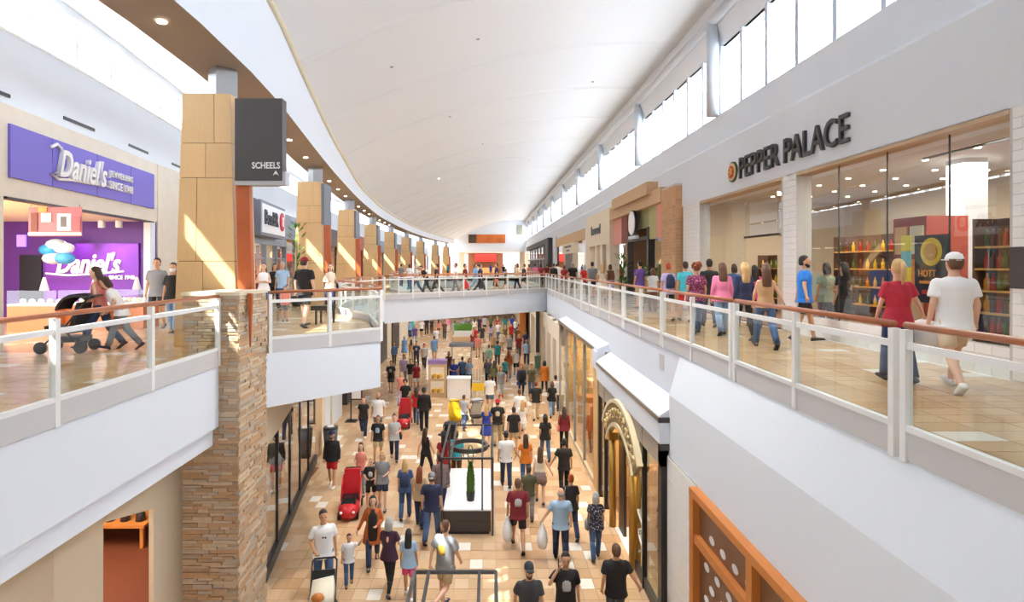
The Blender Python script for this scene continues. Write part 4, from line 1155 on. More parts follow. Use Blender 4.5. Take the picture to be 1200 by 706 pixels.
# glass shop along the left
gl_ = E('storefront', 'lower left glass storefront with clothes on display and black base', 'storefront', (-5.5, 16, LOW))
ga, gb = Vector((-4.87, 12.5)), Vector((-6.1, 20.6))
for i in range(5):
    p = ga.lerp(gb, i / 5); q = ga.lerp(gb, (i + 1) / 5); d = (q - p).normalized()
    MB().slab(p + d * .03, q - d * .03, LOW + .28, -1.95, 0, .015).build('glass_pane', GLASSS, gl_)
    MB().slab(p - d * .03, p + d * .03, LOW, -1.95, -.03, .05).build('mullion', DARK, gl_)
MB().slab(ga, gb, LOW, LOW + .28, -.06, .1).build('base', BLACK, gl_)
MB().slab((-4.6, 11.3), ga, LOW, -1.95, 0, .05).build('glass_pane', GLASSS, gl_)
MB().prism([(-4.35, 11.3), (-4.55, 12.6), (-6.1, 20.8), (-8, 20.8), (-8, 11.3)], -2.0, -1.17).build('bulkhead', BEIGE, gl_)
MB().slab((-5.9, 12.5), (-7.3, 20.6), LOW, -2.0, 0, .1).build('back_wall', mat('shop_back_olive', (120, 112, 96), .7), gl_)
shop_light(-5.6, 15.5, -2.1, 40, .8, 3)
for k, (y, c, nme) in enumerate(((13.4, (40, 58, 110), 'navy'), (15.0, (130, 160, 190), 'pale blue'), (16.6, (230, 228, 224), 'white'), (18.2, (60, 60, 66), 'charcoal'))):
    x = ga.lerp(gb, (y - 12.5) / 8.1).x - .5
    e = E('clothes_stand', '%s shirt on a stand in the lower left shop window' % nme, 'mannequin', (x, y, LOW))
    MB().disc((x, y), .2, LOW + .03, LOW + .06).build('foot', DARK, e); MB().tube([(x, y, LOW + .05), (x, y, LOW + 1.0)], .02, 6).build('pole', DARK, e)
    mb = MB(); mb.loft([(x, y, LOW + .95, .18, .13), (x, y, LOW + 1.2, .16, .12), (x, y, LOW + 1.42, .21, .12), (x, y, LOW + 1.52, .1, .07), (x, y, LOW + 1.62, .05, .05)], 10)
    mb.tube([(x - .2, y, LOW + 1.42), (x - .28, y, LOW + 1.1)], .06, 8); mb.tube([(x + .2, y, LOW + 1.42), (x + .28, y, LOW + 1.1)], .06, 8)
    mb.build('shirt', mat('stand_shirt_' + nme, c, .8), e, smooth=True)
# further lower-left piers
lf = E('storefront', 'tan piers and pale panels along the lower left beyond the glass shop', 'storefront', (-6.6, 24, LOW))
MB().box(-7.0, 20.8, LOW, -6.15, 21.6, -1.2).build('pier', TANB2, lf)
MB().box(-7.0, 21.6, LOW, -6.3, 22.6, -1.2).build('pier', LIME, lf); MB().box(-7.3, 22.6, LOW, -6.75, 27, -1.2).build('wall_panel', WHITE, lf)
for y in (23.5, 25): MB().box(-6.75, y, LOW, -6.7, y + .15, -1.2).build('batten', BEIGE, lf)
MB().box(-8.2, 27, LOW, -7.6, 56.8, -1.2).build('wall_panel', BEIGE, lf); MB().box(-7.6, 29, LOW, -7.0, 31, -1.2).build('pier', DARK, lf); MB().box(-9.2, 60, LOW, -8.6, 95.9, -1).build('wall_panel', BEIGE, lf)
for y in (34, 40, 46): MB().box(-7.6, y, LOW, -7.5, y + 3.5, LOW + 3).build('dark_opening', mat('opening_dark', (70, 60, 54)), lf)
e = E('display_wall', 'turquoise display wall with dark blue wave near the far left shops', 'display', (-7.2, 58, LOW))
a = P(463.5, 395, 57); b = P(485, 370, 57)
MB().box(a.x, 57, LOW, b.x, 57.4, -.6).build('panel', mat('turquoise', (64, 190, 206), .5), e)
MB().hull([(a.x, 56.9, LOW), (b.x, 56.9, LOW), (b.x, 57, LOW), (a.x, 57, LOW)], [(a.x, 56.9, LOW + 1.2), (a.x + .1, 56.9, LOW + 1.2), (a.x + .1, 57, LOW + 1.2), (a.x, 57, LOW + 1.2)]).build('wave', mat('wave_blue', (24, 92, 150), .5), e)
# bin and sign stand on the lower left
e = E('litter_bin', 'tall dark grey round bin by the tan pier', 'bin', (-6.0, 22.4, LOW))
p = P(388, 535, 0); bx_, by_ = -5.75, 21.3
MB().loft([(bx_, by_, LOW, .2, .2), (bx_, by_, LOW + 1.0, .27, .27)], 16).build('body', mat('bin_grey', (70, 72, 76), .45), e, smooth=True)
MB().loft([(bx_, by_, LOW + 1.0, .275, .275), (bx_, by_, LOW + 1.07, .26, .26)], 16).build('rim', DARK, e); MB().disc((bx_, by_), .13, LOW + 1.06, LOW + 1.1).build('opening', SWHITE, e)
e = E('sign_stand', 'white notice in a black frame on a stand behind the bin', 'sign', (P(417, 0, 26).x, 26, LOW))
a = P(410.5, 469, 26); b = P(424.5, 452, 26)
MB().box(a.x, 26, a.z, b.x, 26.05, -3.45).build('frame', BLACK, e); MB().box(a.x + .06, 25.985, a.z + .06, b.x - .06, 26, -3.5).build('sheet', SWHITE, e)
MB().tube([(a.x + .02, 26.03, LOW), (a.x + .02, 26.03, a.z)], .03, 6).build('post', BLACK, e); MB().box(a.x - .2, 25.8, LOW, a.x + .3, 26.3, LOW + .03).build('foot', BLACK, e)

# ================================================================ KIOSKS
KX0, KX1 = -1.13, 0.09
def frame_kiosk(y0, y1, label, label_f, full=True):
    e = E('display_table', label, 'table', ((KX0 + KX1) / 2, (y0 + y1) / 2, LOW))
    MB().box(KX0 + .04, y0 + .04, LOW, KX1 - .04, y1 - .04, LOW + .08).build('toe_kick', BLACK, e)
    MB().box(KX0, y0, LOW + .08, KX1, y1, LOW + .62).build('base', mat('kiosk_black', (66, 60, 58), .5, noise=.1, nscale=20), e)
    MB().box(KX0, y0 - .01, LOW + .35, KX1, y0, LOW + .36).build('drawer_gap', BLACK, e)
    MB().box(KX0 - .01, y0 - .01, LOW + .62, KX1 + .01, y1, LOW + .66).build('top', mat('kiosk_white_top', (246, 246, 246), .3), e)
    fr = E('metal_gantry', label_f, 'gantry', ((KX0 + KX1) / 2, (y0 + y1) / 2, LOW))
    KF = mat('kiosk_frame_metal', (74, 72, 72), .4, metal=.5)
    t = .025; zt_ = -3.4
    for x in (KX0 - .05, KX1 + .05):
        for y in (y0 - .05, y1 + .05): MB().box(x - t, y - t, LOW, x + t, y + t, zt_).build('post', KF, fr)
        MB().box(x - t, y0 - .05, zt_ - t, x + t, y1 + .05, zt_ + t).build('side_bar', KF, fr)
    for y in (y0 - .05, y1 + .05): MB().box(KX0 - .05, y - t, zt_ - t, KX1 + .05, y + t, zt_ + t).build('cross_bar', KF, fr)
    for x in ((KX0 + .18), (KX1 - .22)): MB().box(x - t, y0 - .05, zt_ - t, x + t, y1 + .05, zt_ + t).build('top_bar', KF, fr)
    MB().box(KX1 - .24, y0 - .075, LOW + .66, KX1 - .2, y0 - .04, zt_).build('post', KF, fr)
    return e
frame_kiosk(15.06, 18.1, 'white topped black display table in the middle of the lower concourse', 'dark metal frame standing over the white topped display table')
frame_kiosk(6.4, 9.4, 'white topped display table nearest the stone column on the lower floor', 'dark metal frame of the display table near the grey shirted man')
rl = E('ring_pendant', 'dark ring shaped pendant hanging in the metal frame', 'light', (-.52, 16.7, -3.6))
mb = MB(); vs = []; fs = []; n = 28
for i in range(n):
    a = 2 * pi * i / n
    for (r, z) in ((.47, -3.66), (.55, -3.66), (.55, -3.54), (.47, -3.54)): vs.append((-.52 + cos(a) * r, 16.7 + sin(a) * r, z))
for i in range(n):
    for k in range(4): fs.append((i * 4 + k, i * 4 + (k + 1) % 4, ((i + 1) % n) * 4 + (k + 1) % 4, ((i + 1) % n) * 4 + k))
mb.add(vs, fs); mb.build('ring', mat('ring_grey', (92, 90, 92), .3, metal=.6), rl)
for a in (.5, 2.6, 4.7): MB().tube([(-.52 + cos(a) * .51, 16.7 + sin(a) * .51, -3.54), (-.52 + cos(a) * .51, 16.7 + sin(a) * .51, -3.38)], .006, 5).build('cable', BLACK, rl)
tp = E('potted_topiary', 'slim potted green topiary with wire loop on the white display table', 'plant', (-.45, 15.65, LOW + .66))
tx, ty, tz = -.45, 15.65, LOW + .66
MB().loft([(tx, ty, tz, .1, .1), (tx, ty, tz + .24, .12, .12)], 12).build('pot', BLACK, tp)
leafm = mat('topiary_green', (74, 110, 38), .7, noise=.35, nscale=30); rr = random.Random(4)
mb = MB(); mb.loft([(tx, ty, tz + .22, .1, .1), (tx, ty, tz + .6, .11, .11), (tx, ty, tz + .9, .07, .07), (tx, ty, tz + 1.05, .03, .03)], 10)
for k in range(260):
    t = rr.random(); a = rr.random() * 6.28; r = (.115 - .08 * max(0, t - .45) / .55); z = tz + .24 + t * .82
    c = Vector((tx + cos(a) * r, ty + sin(a) * r, z)); u = Vector((cos(a), sin(a), .6)) * .035; v = Vector((-sin(a), cos(a), 0)) * .015
    mb.add([c - v, c + v, c + u], [(0, 1, 2)])
mb.build('foliage', leafm, tp, kind='stuff')
mb = MB(); q = [(tx + .07 * cos(t), ty, tz + 1.2 + .28 * sin(t)) for t in [pi * 2 * i / 16 for i in range(17)]]; mb.tube(q, .014, 5); mb.build('wire_loop', leafm, tp)
mb = MB(); mb.box(-1.0, 8.2, LOW + .66, -.35, 9.1, LOW + 1.35); o = mb.build('display_case', glass('case_glass', (.9, .93, .94), 1.5)); tag(o, 'clear display case on the table near the grey shirted man', 'case')
MB().box(-.97, 8.25, LOW + 1.35, -.38, 9.05, LOW + 1.38).build('case_lid', SWHITE, o)
# mid concourse kiosks
def LPY(py_foot): return 7 * F / (py_foot - VY)
Yk = LPY(466)
e = E('snack_cabinet', 'pale wooden snack cabinet with purple top and golden shelves', 'cabinet', (P(512, 0, Yk).x, Yk, LOW))
x0, x1 = P(502, 0, Yk).x, P(523, 0, Yk).x
OAK = mat('pale_oak', (206, 176, 134), .5, noise=.06, nscale=5)
MB().box(x0, Yk, LOW, x1, Yk + .6, LOW + 1.75).build('body', OAK, e)
MB().box(x0 - .02, Yk - .02, LOW + 1.75, x1 + .02, Yk + .62, LOW + 1.95).build('purple_top', mat('soft_purple', (150, 120, 176), .5), e)
for z in (.25, 1.0):
    MB().box(x0 + .12, Yk - .01, LOW + z, x1 - .12, Yk, LOW + z + .6).build('niche', mat('niche_white', (240, 230, 210), .5), e)
    for k in range(4): MB().ball((x0 + .25 + k * .14, Yk - .03, LOW + z + .1 + .06 * (k % 2)), .09, .05, .12).build('snack_bag', [GOLD, mat('snack_yellow', (226, 176, 50), .5)][k % 2], e)
e = E('service_counter', 'white service counter kiosk behind the yellow stroller', 'counter', (P(538, 0, Yk).x, Yk, LOW))
x0, x1 = P(524, 0, Yk - .3).x, P(551, 0, Yk - .3).x
MB().box(x0, Yk - .3, LOW, x1, Yk + .5, LOW + 1.0).build('body', mat('counter_white', (244, 242, 238), .4), e); MB().box(x0 - .03, Yk - .33, LOW + 1.0, x1 + .03, Yk + .53, LOW + 1.05).build('worktop', SWHITE, e)
MB().box(x0, Yk + 3.0, LOW, x1, Yk + 3.6, LOW + 1.05).build('rear_counter', OAK, e)
for sx in (x0 + .05, x1 - .05): MB().box(sx - .03, Yk + 3.2, LOW + 1.05, sx + .03, Yk + 3.3, LOW + 2.3).build('canopy_post', GREYC, e)
MB().box(x0 - .1, Yk + 2.6, LOW + 2.3, x1 + .1, Yk + 3.7, LOW + 2.45).build('canopy', mat('canopy_greyblue', (150, 156, 170), .5), e)
e = E('queue_rail', 'yellow barred queue rail beside the white service counter', 'rail', (P(560, 0, Yk).x, Yk, LOW))
x0, x1 = P(553, 0, Yk).x, P(568, 0, Yk).x
YEL = mat('bright_yellow', (240, 200, 40), .5)
MB().box(x0, Yk, LOW + .35, x1, Yk + .06, LOW + .75).build('panel', YEL, e)
for k in range(5): MB().box(x0 + k * (x1 - x0 - .04) / 4, Yk + .05, LOW, x0 + k * (x1 - x0 - .04) / 4 + .04, Yk + .09, LOW + 1.5).build('bar', CREAM, e)
Yp = LPY(405)
e = E('planter', 'long white planter of green grasses on a pale wooden plinth', 'planter', (P(543, 0, Yp).x, Yp, LOW))
x0, x1 = P(530, 0, Yp).x, P(554, 0, Yp).x
MB().box(x0, Yp, LOW, x1, Yp + 1.2, LOW + .75).build('plinth', OAK, e); MB().box(x0 + .15, Yp + .2, LOW + .75, x1 - .1, Yp + 1.0, LOW + 1.25).build('trough', SWHITE, e)
mb = MB(); rr = random.Random(9)
for k in range(300):
    x = rr.uniform(x0 + .2, x1 - .15); y = rr.uniform(Yp + .25, Yp + .95); h = rr.uniform(.4, .85)
    mb.add([(x - .04, y, LOW + 1.2), (x + .04, y, LOW + 1.2), (x + rr.uniform(-.15, .15), y + rr.uniform(-.15, .15), LOW + 1.2 + h)], [(0, 1, 2)])
mb.build('grass', mat('grass_green', (96, 150, 50), .7), e, kind='stuff')
# plants on the right walkway and in front of the second timber column
def leafy_pot(x, y, z, h, label, r=.35, n=70, seed=1):
    e = E('potted_plant', label, 'plant', (x, y, z)); rr = random.Random(seed)
    MB().loft([(x, y, z, .18, .18), (x, y, z + .4, .24, .24)], 12).build('pot', DARK, e, smooth=True)
    mb = MB()
    for k in range(n):
        a = rr.random() * 6.28; t = rr.random(); rad = r * (.2 + .8 * rr.random()); zz = z + .4 + (h - .4) * t
        c = Vector((x + cos(a) * rad * .5, y + sin(a) * rad * .5, zz)); tip = c + Vector((cos(a) * rad * .7, sin(a) * rad * .7, .18)); v = Vector((-sin(a), cos(a), 0)) * .05; m_ = (c + tip) / 2
        mb.add([c, m_ - v, tip, m_ + v], [(0, 1, 2, 3)])
    mb.tube([(x, y, z + .3), (x, y, z + h * .9)], .02, 5)
    mb.build('foliage', mat('plant_green', (74, 120, 44), .6), e, kind='stuff')
leafy_pot(6.9, 29.4, 0, 2.1, 'tall leafy potted plant beside the round sign shop entrance', .5, 120, 2)
leafy_pot(6.7, 25.0, 0, 1.5, 'bushy potted plant by the tan brick shop window', .5, 100, 3)
leafy_pot(CX(22.9) - .3, 22.6, 0, 3.2, 'tall slender potted plant before the second timber column', .5, 60, 4)
# bench behind the balcony
e = E('bench', 'black cushioned bench on the balcony behind the man in the red cap', 'bench', (P(378, 0, 15.9).x, 15.9, 0))
bx0, bx1 = P(368, 0, 15.9).x + 1.2, P(390, 0, 15.9).x
MB().box(bx0 - 1.2, 15.6, .38, bx1, 16.2, .5).build('seat', BLACK, e)
for sx in (bx0 - 1.1, bx1 - .06):
    for sy in (15.65, 16.12): MB().box(sx, sy, 0, sx + .05, sy + .05, .38).build('leg', DARK, e)
# ================================================================ PEOPLE
def capsule(mb, p, q, r1, r2, n=8, flat=False):
    p, q = Vector(p), Vector(q); d = q - p; L = d.length
    if L < 1e-6: return
    u = d / L
    if flat: mb.tube([p, p + d * .33, p + d * .66, q], [r1, r1 + (r2 - r1) * .33, r1 + (r2 - r1) * .66, r2], n); return
    pts = [p - u * r1 * .85, p - u * r1 * .5, p, p + d * .5, q, q + u * r2 * .5, q + u * r2 * .85]
    rs = [r1 * .45, r1 * .85, r1, (r1 + r2) / 2, r2, r2 * .85, r2 * .45]
    mb.tube(pts, rs, n)

ARMS = {  # elbow, wrist for the arm on the +x side (mirrored for the other side); the figure faces -y
    'down': ((.22, .02, 1.12), (.235, -.05, .88)), 'fwd': ((.21, -.07, 1.13), (.2, -.2, .92)), 'back': ((.225, .11, 1.14), (.235, .15, .89)),
    'phone': ((.3, -.1, 1.25), (.145, -.075, 1.5)), 'push': ((.24, .02, 1.13), (.19, -.26, 1.04)), 'out': ((.28, .0, 1.16), (.4, -.04, .95)),
    'bent': ((.25, .01, 1.13), (.1, -.23, 1.1)), 'up': ((.33, -.05, 1.36), (.43, -.1, 1.55)), 'hip': ((.35, .08, 1.16), (.19, .0, 1.0)), 'cross': ((.23, -.06, 1.14), (-.05, -.2, 1.17)),
    'rail': ((.26, -.2, 1.14), (.14, -.38, 1.1)),
}
LEGS = {  # thigh swing, knee bend of the +x leg, then of the -x leg (degrees, forward positive)
    'stand': (1, 0, -1, 0), 'w1': (24, 8, -16, 22), 'w2': (-16, 22, 24, 8), 's1': (13, 4, -9, 12), 's2': (-9, 12, 13, 4), 'sit': (86, 86, 86, 86), 'kick': (4, 0, -14, 62),
}
def rings_torso(sex, off=0.0):
    if sex == 'm':
        t = [(.80, .135, .10), (.90, .165, .118), (1.0, .160, .115), (1.1, .155, .11), (1.22, .168, .118), (1.34, .185, .118), (1.41, .165, .092), (1.455, .085, .065)]
    else:
        t = [(.80, .14, .105), (.90, .178, .125), (1.0, .155, .108), (1.08, .13, .095), (1.2, .145, .115), (1.3, .155, .11), (1.39, .15, .082), (1.44, .075, .058)]
    return [(0, .0, z, rx + off, ry + off) for z, rx, ry in t]

class Fig:
    """joint layout of one pose"""
    def __init__(s, sex, legs, ar, al, lean=0.0):
        s.sex = sex; s.lean = lean
        s.shx = .185 if sex == 'm' else .16
        s.k = 1.0 if sex == 'm' else .93
        ta, ka, tb, kb = LEGS[legs]
        s.leg = []
        s.hipz = .92
        for sx, th, kn in ((1, ta, ka), (-1, tb, kb)):
            hp = Vector((sx * .092, 0, .92)); a = radians(th); b = radians(th - kn)
            kne = hp + Vector((sx * .005, -sin(a) * .43, -cos(a) * .43)); ank = kne + Vector((0, -sin(b) * .42, -cos(b) * .42))
            s.leg.append([hp, kne, ank, b])
        low = min(l[2].z - max(0, (-sin(l[3])) * .1) for l in s.leg)
        s.dz = .07 - low
        s.arm = []
        for sx, nm in ((1, al), (-1, ar)):
            e, w_ = ARMS[nm]
            q = .9 if sex == 'f' else 1.0
            s.arm.append([Vector((sx * s.shx, 0, 1.395)), Vector((sx * e[0] * q, e[1], e[2])), Vector((sx * w_[0] * q, w_[1], w_[2]))])
    def fix(s, mb, head=False):
        out = []
        for v in mb.v:
            v = Vector(v)
            if s.lean and v.z > .92:
                a = radians(s.lean); y, z = v.y, v.z - .92
                v = Vector((v.x, y * cos(a) - z * sin(a), .92 + y * sin(a) + z * cos(a)))
            v.z += s.dz
            out.append(tuple(v))
        mb.v = out
        return mb

_RM = {}
def remesh(mb, vox, smooth=4):
    me = mb.mesh('tmp'); o = link(bpy.data.objects.new('tmp', me))
    m = o.modifiers.new('r', 'REMESH'); m.mode = 'VOXEL'; m.voxel_size = vox; m.use_smooth_shade = True
    sm = o.modifiers.new('s', 'SMOOTH'); sm.factor = .5; sm.iterations = smooth
    return o
_pending = []

def body_mb(f):
    mb = MB(); s = f
    r = rings_torso(s.sex, -.012)
    mb.loft(r + [(0, .0, 1.49, .055, .055), (0, -.005, 1.56, .053, .055)], 14)
    # head: chin to crown
    mb.loft([(0, -.05, 1.515, .026, .028), (0, -.038, 1.535, .046, .052), (0, -.018, 1.575, .064, .084), (0, -.004, 1.625, .074, .099), (0, .004, 1.675, .074, .098), (0, .006, 1.715, .06, .08), (0, .006, 1.742, .034, .045), (0, .006, 1.75, .012, .016)], 14)
    mb.loft([(0, -.108, 1.585, .016, .016), (0, -.112, 1.6, .012, .012), (0, -.1, 1.635, .007, .008)], 6)
    for sx in (-1, 1): mb.ball((sx * .077, .006, 1.62), .012, .02, .032, 6, 5)
    for (a, b, c) in s.arm:
        k = s.k
        capsule(mb, Vector((a.x * .84, a.y, a.z - .012)), b, .046 * k, .039 * k); capsule(mb, b, c, .039 * k, .026 * k)
        d = (c - b).normalized(); capsule(mb, c + d * .02, c + d * .07, .03 * k, .032 * k)
    for (h, kn, an, b) in s.leg:
        capsule(mb, h + Vector((0, 0, -.02)), kn, .083, .055); capsule(mb, kn, kn.lerp(an, .35), .055, .056); capsule(mb, kn.lerp(an, .35), an, .056, .036)
        fwd = Vector((0, -cos(b), sin(b))); capsule(mb, an + Vector((0, 0, -.03)) - fwd * .03, an + fwd * .12 + Vector((0, 0, -.035)), .035, .03)
    return mb

def hand_mb(f):
    mb = MB()
    for i, (a, b, c) in enumerate(f.arm):
        sx = 1 if i == 0 else -1
        d = (c - b).normalized()
        side = Vector((0, -1, 0)); side = (side - d * side.dot(d))
        if side.length < .2: side = Vector((sx, 0, 0)) - d * d.x * sx
        side.normalize()
        inn = side.cross(d).normalized()
        if inn.x * sx > 0: inn = -inn
        base = c + d * .085
        for j in range(4):
            o = (j - 1.5) * .017; L = (.062, .072, .068, .052)[j]
            p0 = base - side * o - d * .012; p1 = p0 + (d * .8 + inn * .45).normalized() * L * .55; p2 = p1 + (d * .25 + inn * .95).normalized() * L * .5
            mb.tube([p0, p1, p2], [.009, .0085, .006], 5)
        p0 = c + d * .03 + side * .024; p1 = p0 + (side * .6 + d * .7 + inn * .3).normalized() * .035; p2 = p1 + (d * .8 + inn * .6).normalized() * .028
        mb.tube([p0, p1, p2], [.011, .01, .007], 5)
    return mb

def top_mb(f, kind):
    mb = MB(); s = f
    loose = {'tee': .022, 'tank': .014, 'long': .022, 'coat': .034, 'dress': .02, 'blouse': .026}[kind]
    r = rings_torso(s.sex, loose)
    hem = {'tee': .80, 'tank': .86, 'long': .82, 'coat': .62, 'dress': .5, 'blouse': .8}[kind]
    body = [x for x in r if x[2] >= .9]
    b0 = body[0]
    low = [(0, 0, hem, b0[3] + {'coat': .05, 'dress': .09}.get(kind, .026), b0[4] + {'coat': .06, 'dress': .09}.get(kind, .03))]
    neck = body[-1]; body[-1] = (0, -.002, neck[2] + .005, .088 if s.sex == 'm' else .082, .072)
    mb.loft(low + body + [(0, -.004, neck[2] + .012, .066, .064)], 16)
    for (a, b, c) in s.arm:
        k = s.k
        if kind == 'tank':
            continue
        if kind in ('long', 'coat'):
            a = Vector((a.x * .9, a.y, a.z - .006)); capsule(mb, a, b, .07 * k, .055 * k, 10, False); capsule(mb, b, c, .055 * k, .043 * k, 10, True)
        else:
            q = a.lerp(b, .7 if kind == 'tee' else .58); a = Vector((a.x * .9, a.y, a.z - .006))
            capsule(mb, a, q, .07 * k, .073 * k, 10, True); capsule(mb, a, a.lerp(q, .1), .068 * k, .068 * k, 10)
    return mb

def bot_mb(f, kind):
    mb = MB(); s = f
    off = .010 if kind != 'leggings' else .004
    t = [x for x in rings_torso(s.sex, off) if x[2] <= 1.0]
    mb.loft([(0, 0, .80, t[0][3] - .01, t[0][4] - .005)] + t[1:], 16)
    if kind == 'skirt':
        mb.loft([(0, -.0, .48, .24, .22), (0, 0, .7, .215, .18), (0, 0, .92, t[1][3] + .012, t[1][4] + .012)], 16); return mb
    for (h, kn, an, b) in s.leg:
        if kind == 'shorts':
            q = h.lerp(kn, .8); capsule(mb, h + Vector((0, 0, .0)), q, .095, .086, 10, True); capsule(mb, h, h.lerp(kn, .1), .094, .094, 10)
        elif kind == 'leggings':
            capsule(mb, h, kn, .092, .062, 10); capsule(mb, kn, kn.lerp(an, .35), .062, .06, 10); capsule(mb, kn.lerp(an, .35), kn.lerp(an, .95), .06, .041, 10, True)
        else:
            e = an + Vector((0, 0, .01)); capsule(mb, h, kn, .1, .074, 10); capsule(mb, kn, e, .074, .062, 10, True)
    return mb

def shoe_mb(f, i):
    mb = MB(); h, kn, an, b = f.leg[i]
    fw = Vector((0, -cos(b), sin(b))); up = Vector((0, sin(b), cos(b)))
    c = an - up * .07 - fw * .065
    secs = [(0, .03, .05), (.03, .042, .085), (.1, .044, .075), (.17, .048, .058), (.235, .045, .045), (.265, .025, .025)]
    vs = []; fs = []; n = 8
    for (t, w_, hh) in secs:
        for k in range(n):
            a = 2 * pi * k / n
            z = max(0.0, hh * .5 + sin(a) * hh * .6)
            vs.append(c + fw * t + Vector((1, 0, 0)) * (cos(a) * w_) + up * min(z, hh))
    for j in range(len(secs) - 1):
        for k in range(n): fs.append((j * n + k, j * n + (k + 1) % n, (j + 1) * n + (k + 1) % n, (j + 1) * n + k))
    fs += [tuple(range(n - 1, -1, -1)), tuple((len(secs) - 1) * n + k for k in range(n))]
    mb.add(vs, fs); return mb

def hair_mb(style):
    mb = MB()
    cap = [(0, .04, 1.60, .072, .074), (0, .032, 1.64, .081, .083), (0, .027, 1.68, .083, .088), (0, .018, 1.72, .071, .086), (0, .01, 1.752, .05, .064), (0, .008, 1.768, .018, .022)]
    if style in ('short', 'long', 'bun', 'pony', 'curly', 'bob'): mb.loft([(0, .05, 1.555, .055, .045)] + cap, 14)
    if style == 'long':
        mb.loft([(0, .085, 1.22, .05, .02), (0, .10, 1.3, .088, .03), (0, .095, 1.42, .096, .04), (0, .075, 1.52, .092, .055), (0, .05, 1.62, .09, .075), (0, .03, 1.7, .08, .08)], 12)
    elif style == 'bob':
        mb.loft([(0, .05, 1.47, .08, .055), (0, .05, 1.53, .098, .07), (0, .035, 1.62, .097, .085), (0, .025, 1.7, .085, .09)], 12)
    elif style == 'bun':
        mb.ball((0, .075, 1.735), .048)
    elif style == 'pony':
        mb.tube([(0, .1, 1.7), (0, .15, 1.66), (0, .15, 1.52), (0, .12, 1.4)], [.025, .036, .034, .012], 8)
    elif style == 'curly':
        rr = random.Random(3)
        for k in range(26):
            a = rr.random() * 6.28; t = rr.uniform(-.3, 1)
            c = (cos(a) * .085 * math.sqrt(max(.1, 1 - t * t * .8)), .035 + sin(a) * .085, 1.66 + t * .1)
            if c[1] > -.04: mb.ball(c, .045, n=7, m=4)
    elif style == 'bald':
        mb.loft([(0, .045, 1.575, .05, .05), (0, .034, 1.61, .079, .075), (0, .03, 1.645, .08, .08), (0, .03, 1.66, .07, .075)], 12)
    return mb
def hat_mb(style):
    mb = MB()
    if style == 'cap':
        mb.loft([(0, .008, 1.665, .087, .108), (0, .008, 1.70, .087, .106), (0, .008, 1.745, .07, .085), (0, .008, 1.772, .035, .042), (0, .008, 1.778, .01, .01)], 14)
        mb.loft([(0, -.13, 1.672, .07, .075), (0, -.12, 1.684, .072, .075)], 12)
    elif style == 'backcap':
        mb.loft([(0, .008, 1.665, .087, .108), (0, .008, 1.70, .087, .106), (0, .008, 1.745, .07, .085), (0, .008, 1.772, .035, .042), (0, .008, 1.778, .01, .01)], 14)
        mb.loft([(0, .14, 1.662, .07, .075), (0, .13, 1.674, .072, .075)], 12)
    else:
        mb.loft([(0, .01, 1.685, .19, .2), (0, .01, 1.697, .19, .2), (0, .01, 1.70, .092, .11), (0, .01, 1.79, .082, .095), (0, .01, 1.8, .06, .07)], 16)
    return mb

_C = {}
def cached(key, fn):
    if key not in _C:
        _C[key] = fn()
    return _C[key]
SKINM = mat('skin_slot', (214, 166, 134), .55)
SKINS = {'fair': mat('skin_fair', (224, 178, 150), .55), 'tan': mat('skin_tan', (204, 154, 118), .55), 'brown': mat('skin_brown', (140, 96, 68), .55), 'deep': mat('skin_deep', (98, 66, 48), .55)}
CN = {'black': (34, 33, 35), 'charcoal': (62, 62, 66), 'grey': (132, 134, 138), 'light grey': (186, 188, 190), 'white': (238, 238, 238), 'cream': (232, 220, 200), 'navy': (40, 48, 80), 'blue': (40, 104, 196),
      'bright blue': (40, 122, 214), 'royal blue': (46, 66, 160), 'light blue': (158, 186, 214), 'sky blue': (120, 170, 220), 'teal': (40, 132, 140), 'turquoise': (70, 180, 196), 'denim': (70, 98, 140), 'dark denim': (48, 62, 96), 'pale denim': (130, 158, 190),
      'red': (196, 38, 44), 'dark red': (150, 32, 42), 'maroon': (122, 34, 46), 'crimson': (182, 44, 62), 'pink': (232, 132, 168), 'hot pink': (226, 82, 140), 'salmon': (226, 140, 126), 'lilac': (190, 174, 214), 'purple': (98, 72, 150), 'plum': (66, 42, 62),
      'orange': (216, 124, 44), 'rust': (178, 92, 42), 'mustard': (196, 150, 52), 'khaki': (186, 164, 128), 'beige': (212, 194, 166), 'tan': (190, 152, 112), 'brown': (108, 74, 52), 'olive': (104, 106, 66), 'green': (66, 128, 72), 'mint': (160, 206, 184), 'sage': (150, 164, 138), 'floral navy': (44, 48, 70), 'floral maroon': (112, 44, 78), 'plaid grey': (122, 108, 108), 'camouflage': (92, 92, 70)}
HC = {'black': (42, 36, 34), 'dark brown': (66, 46, 36), 'brown': (96, 64, 44), 'auburn': (134, 66, 38), 'blonde': (204, 166, 112), 'grey': (168, 166, 162), 'red': (170, 78, 40)}
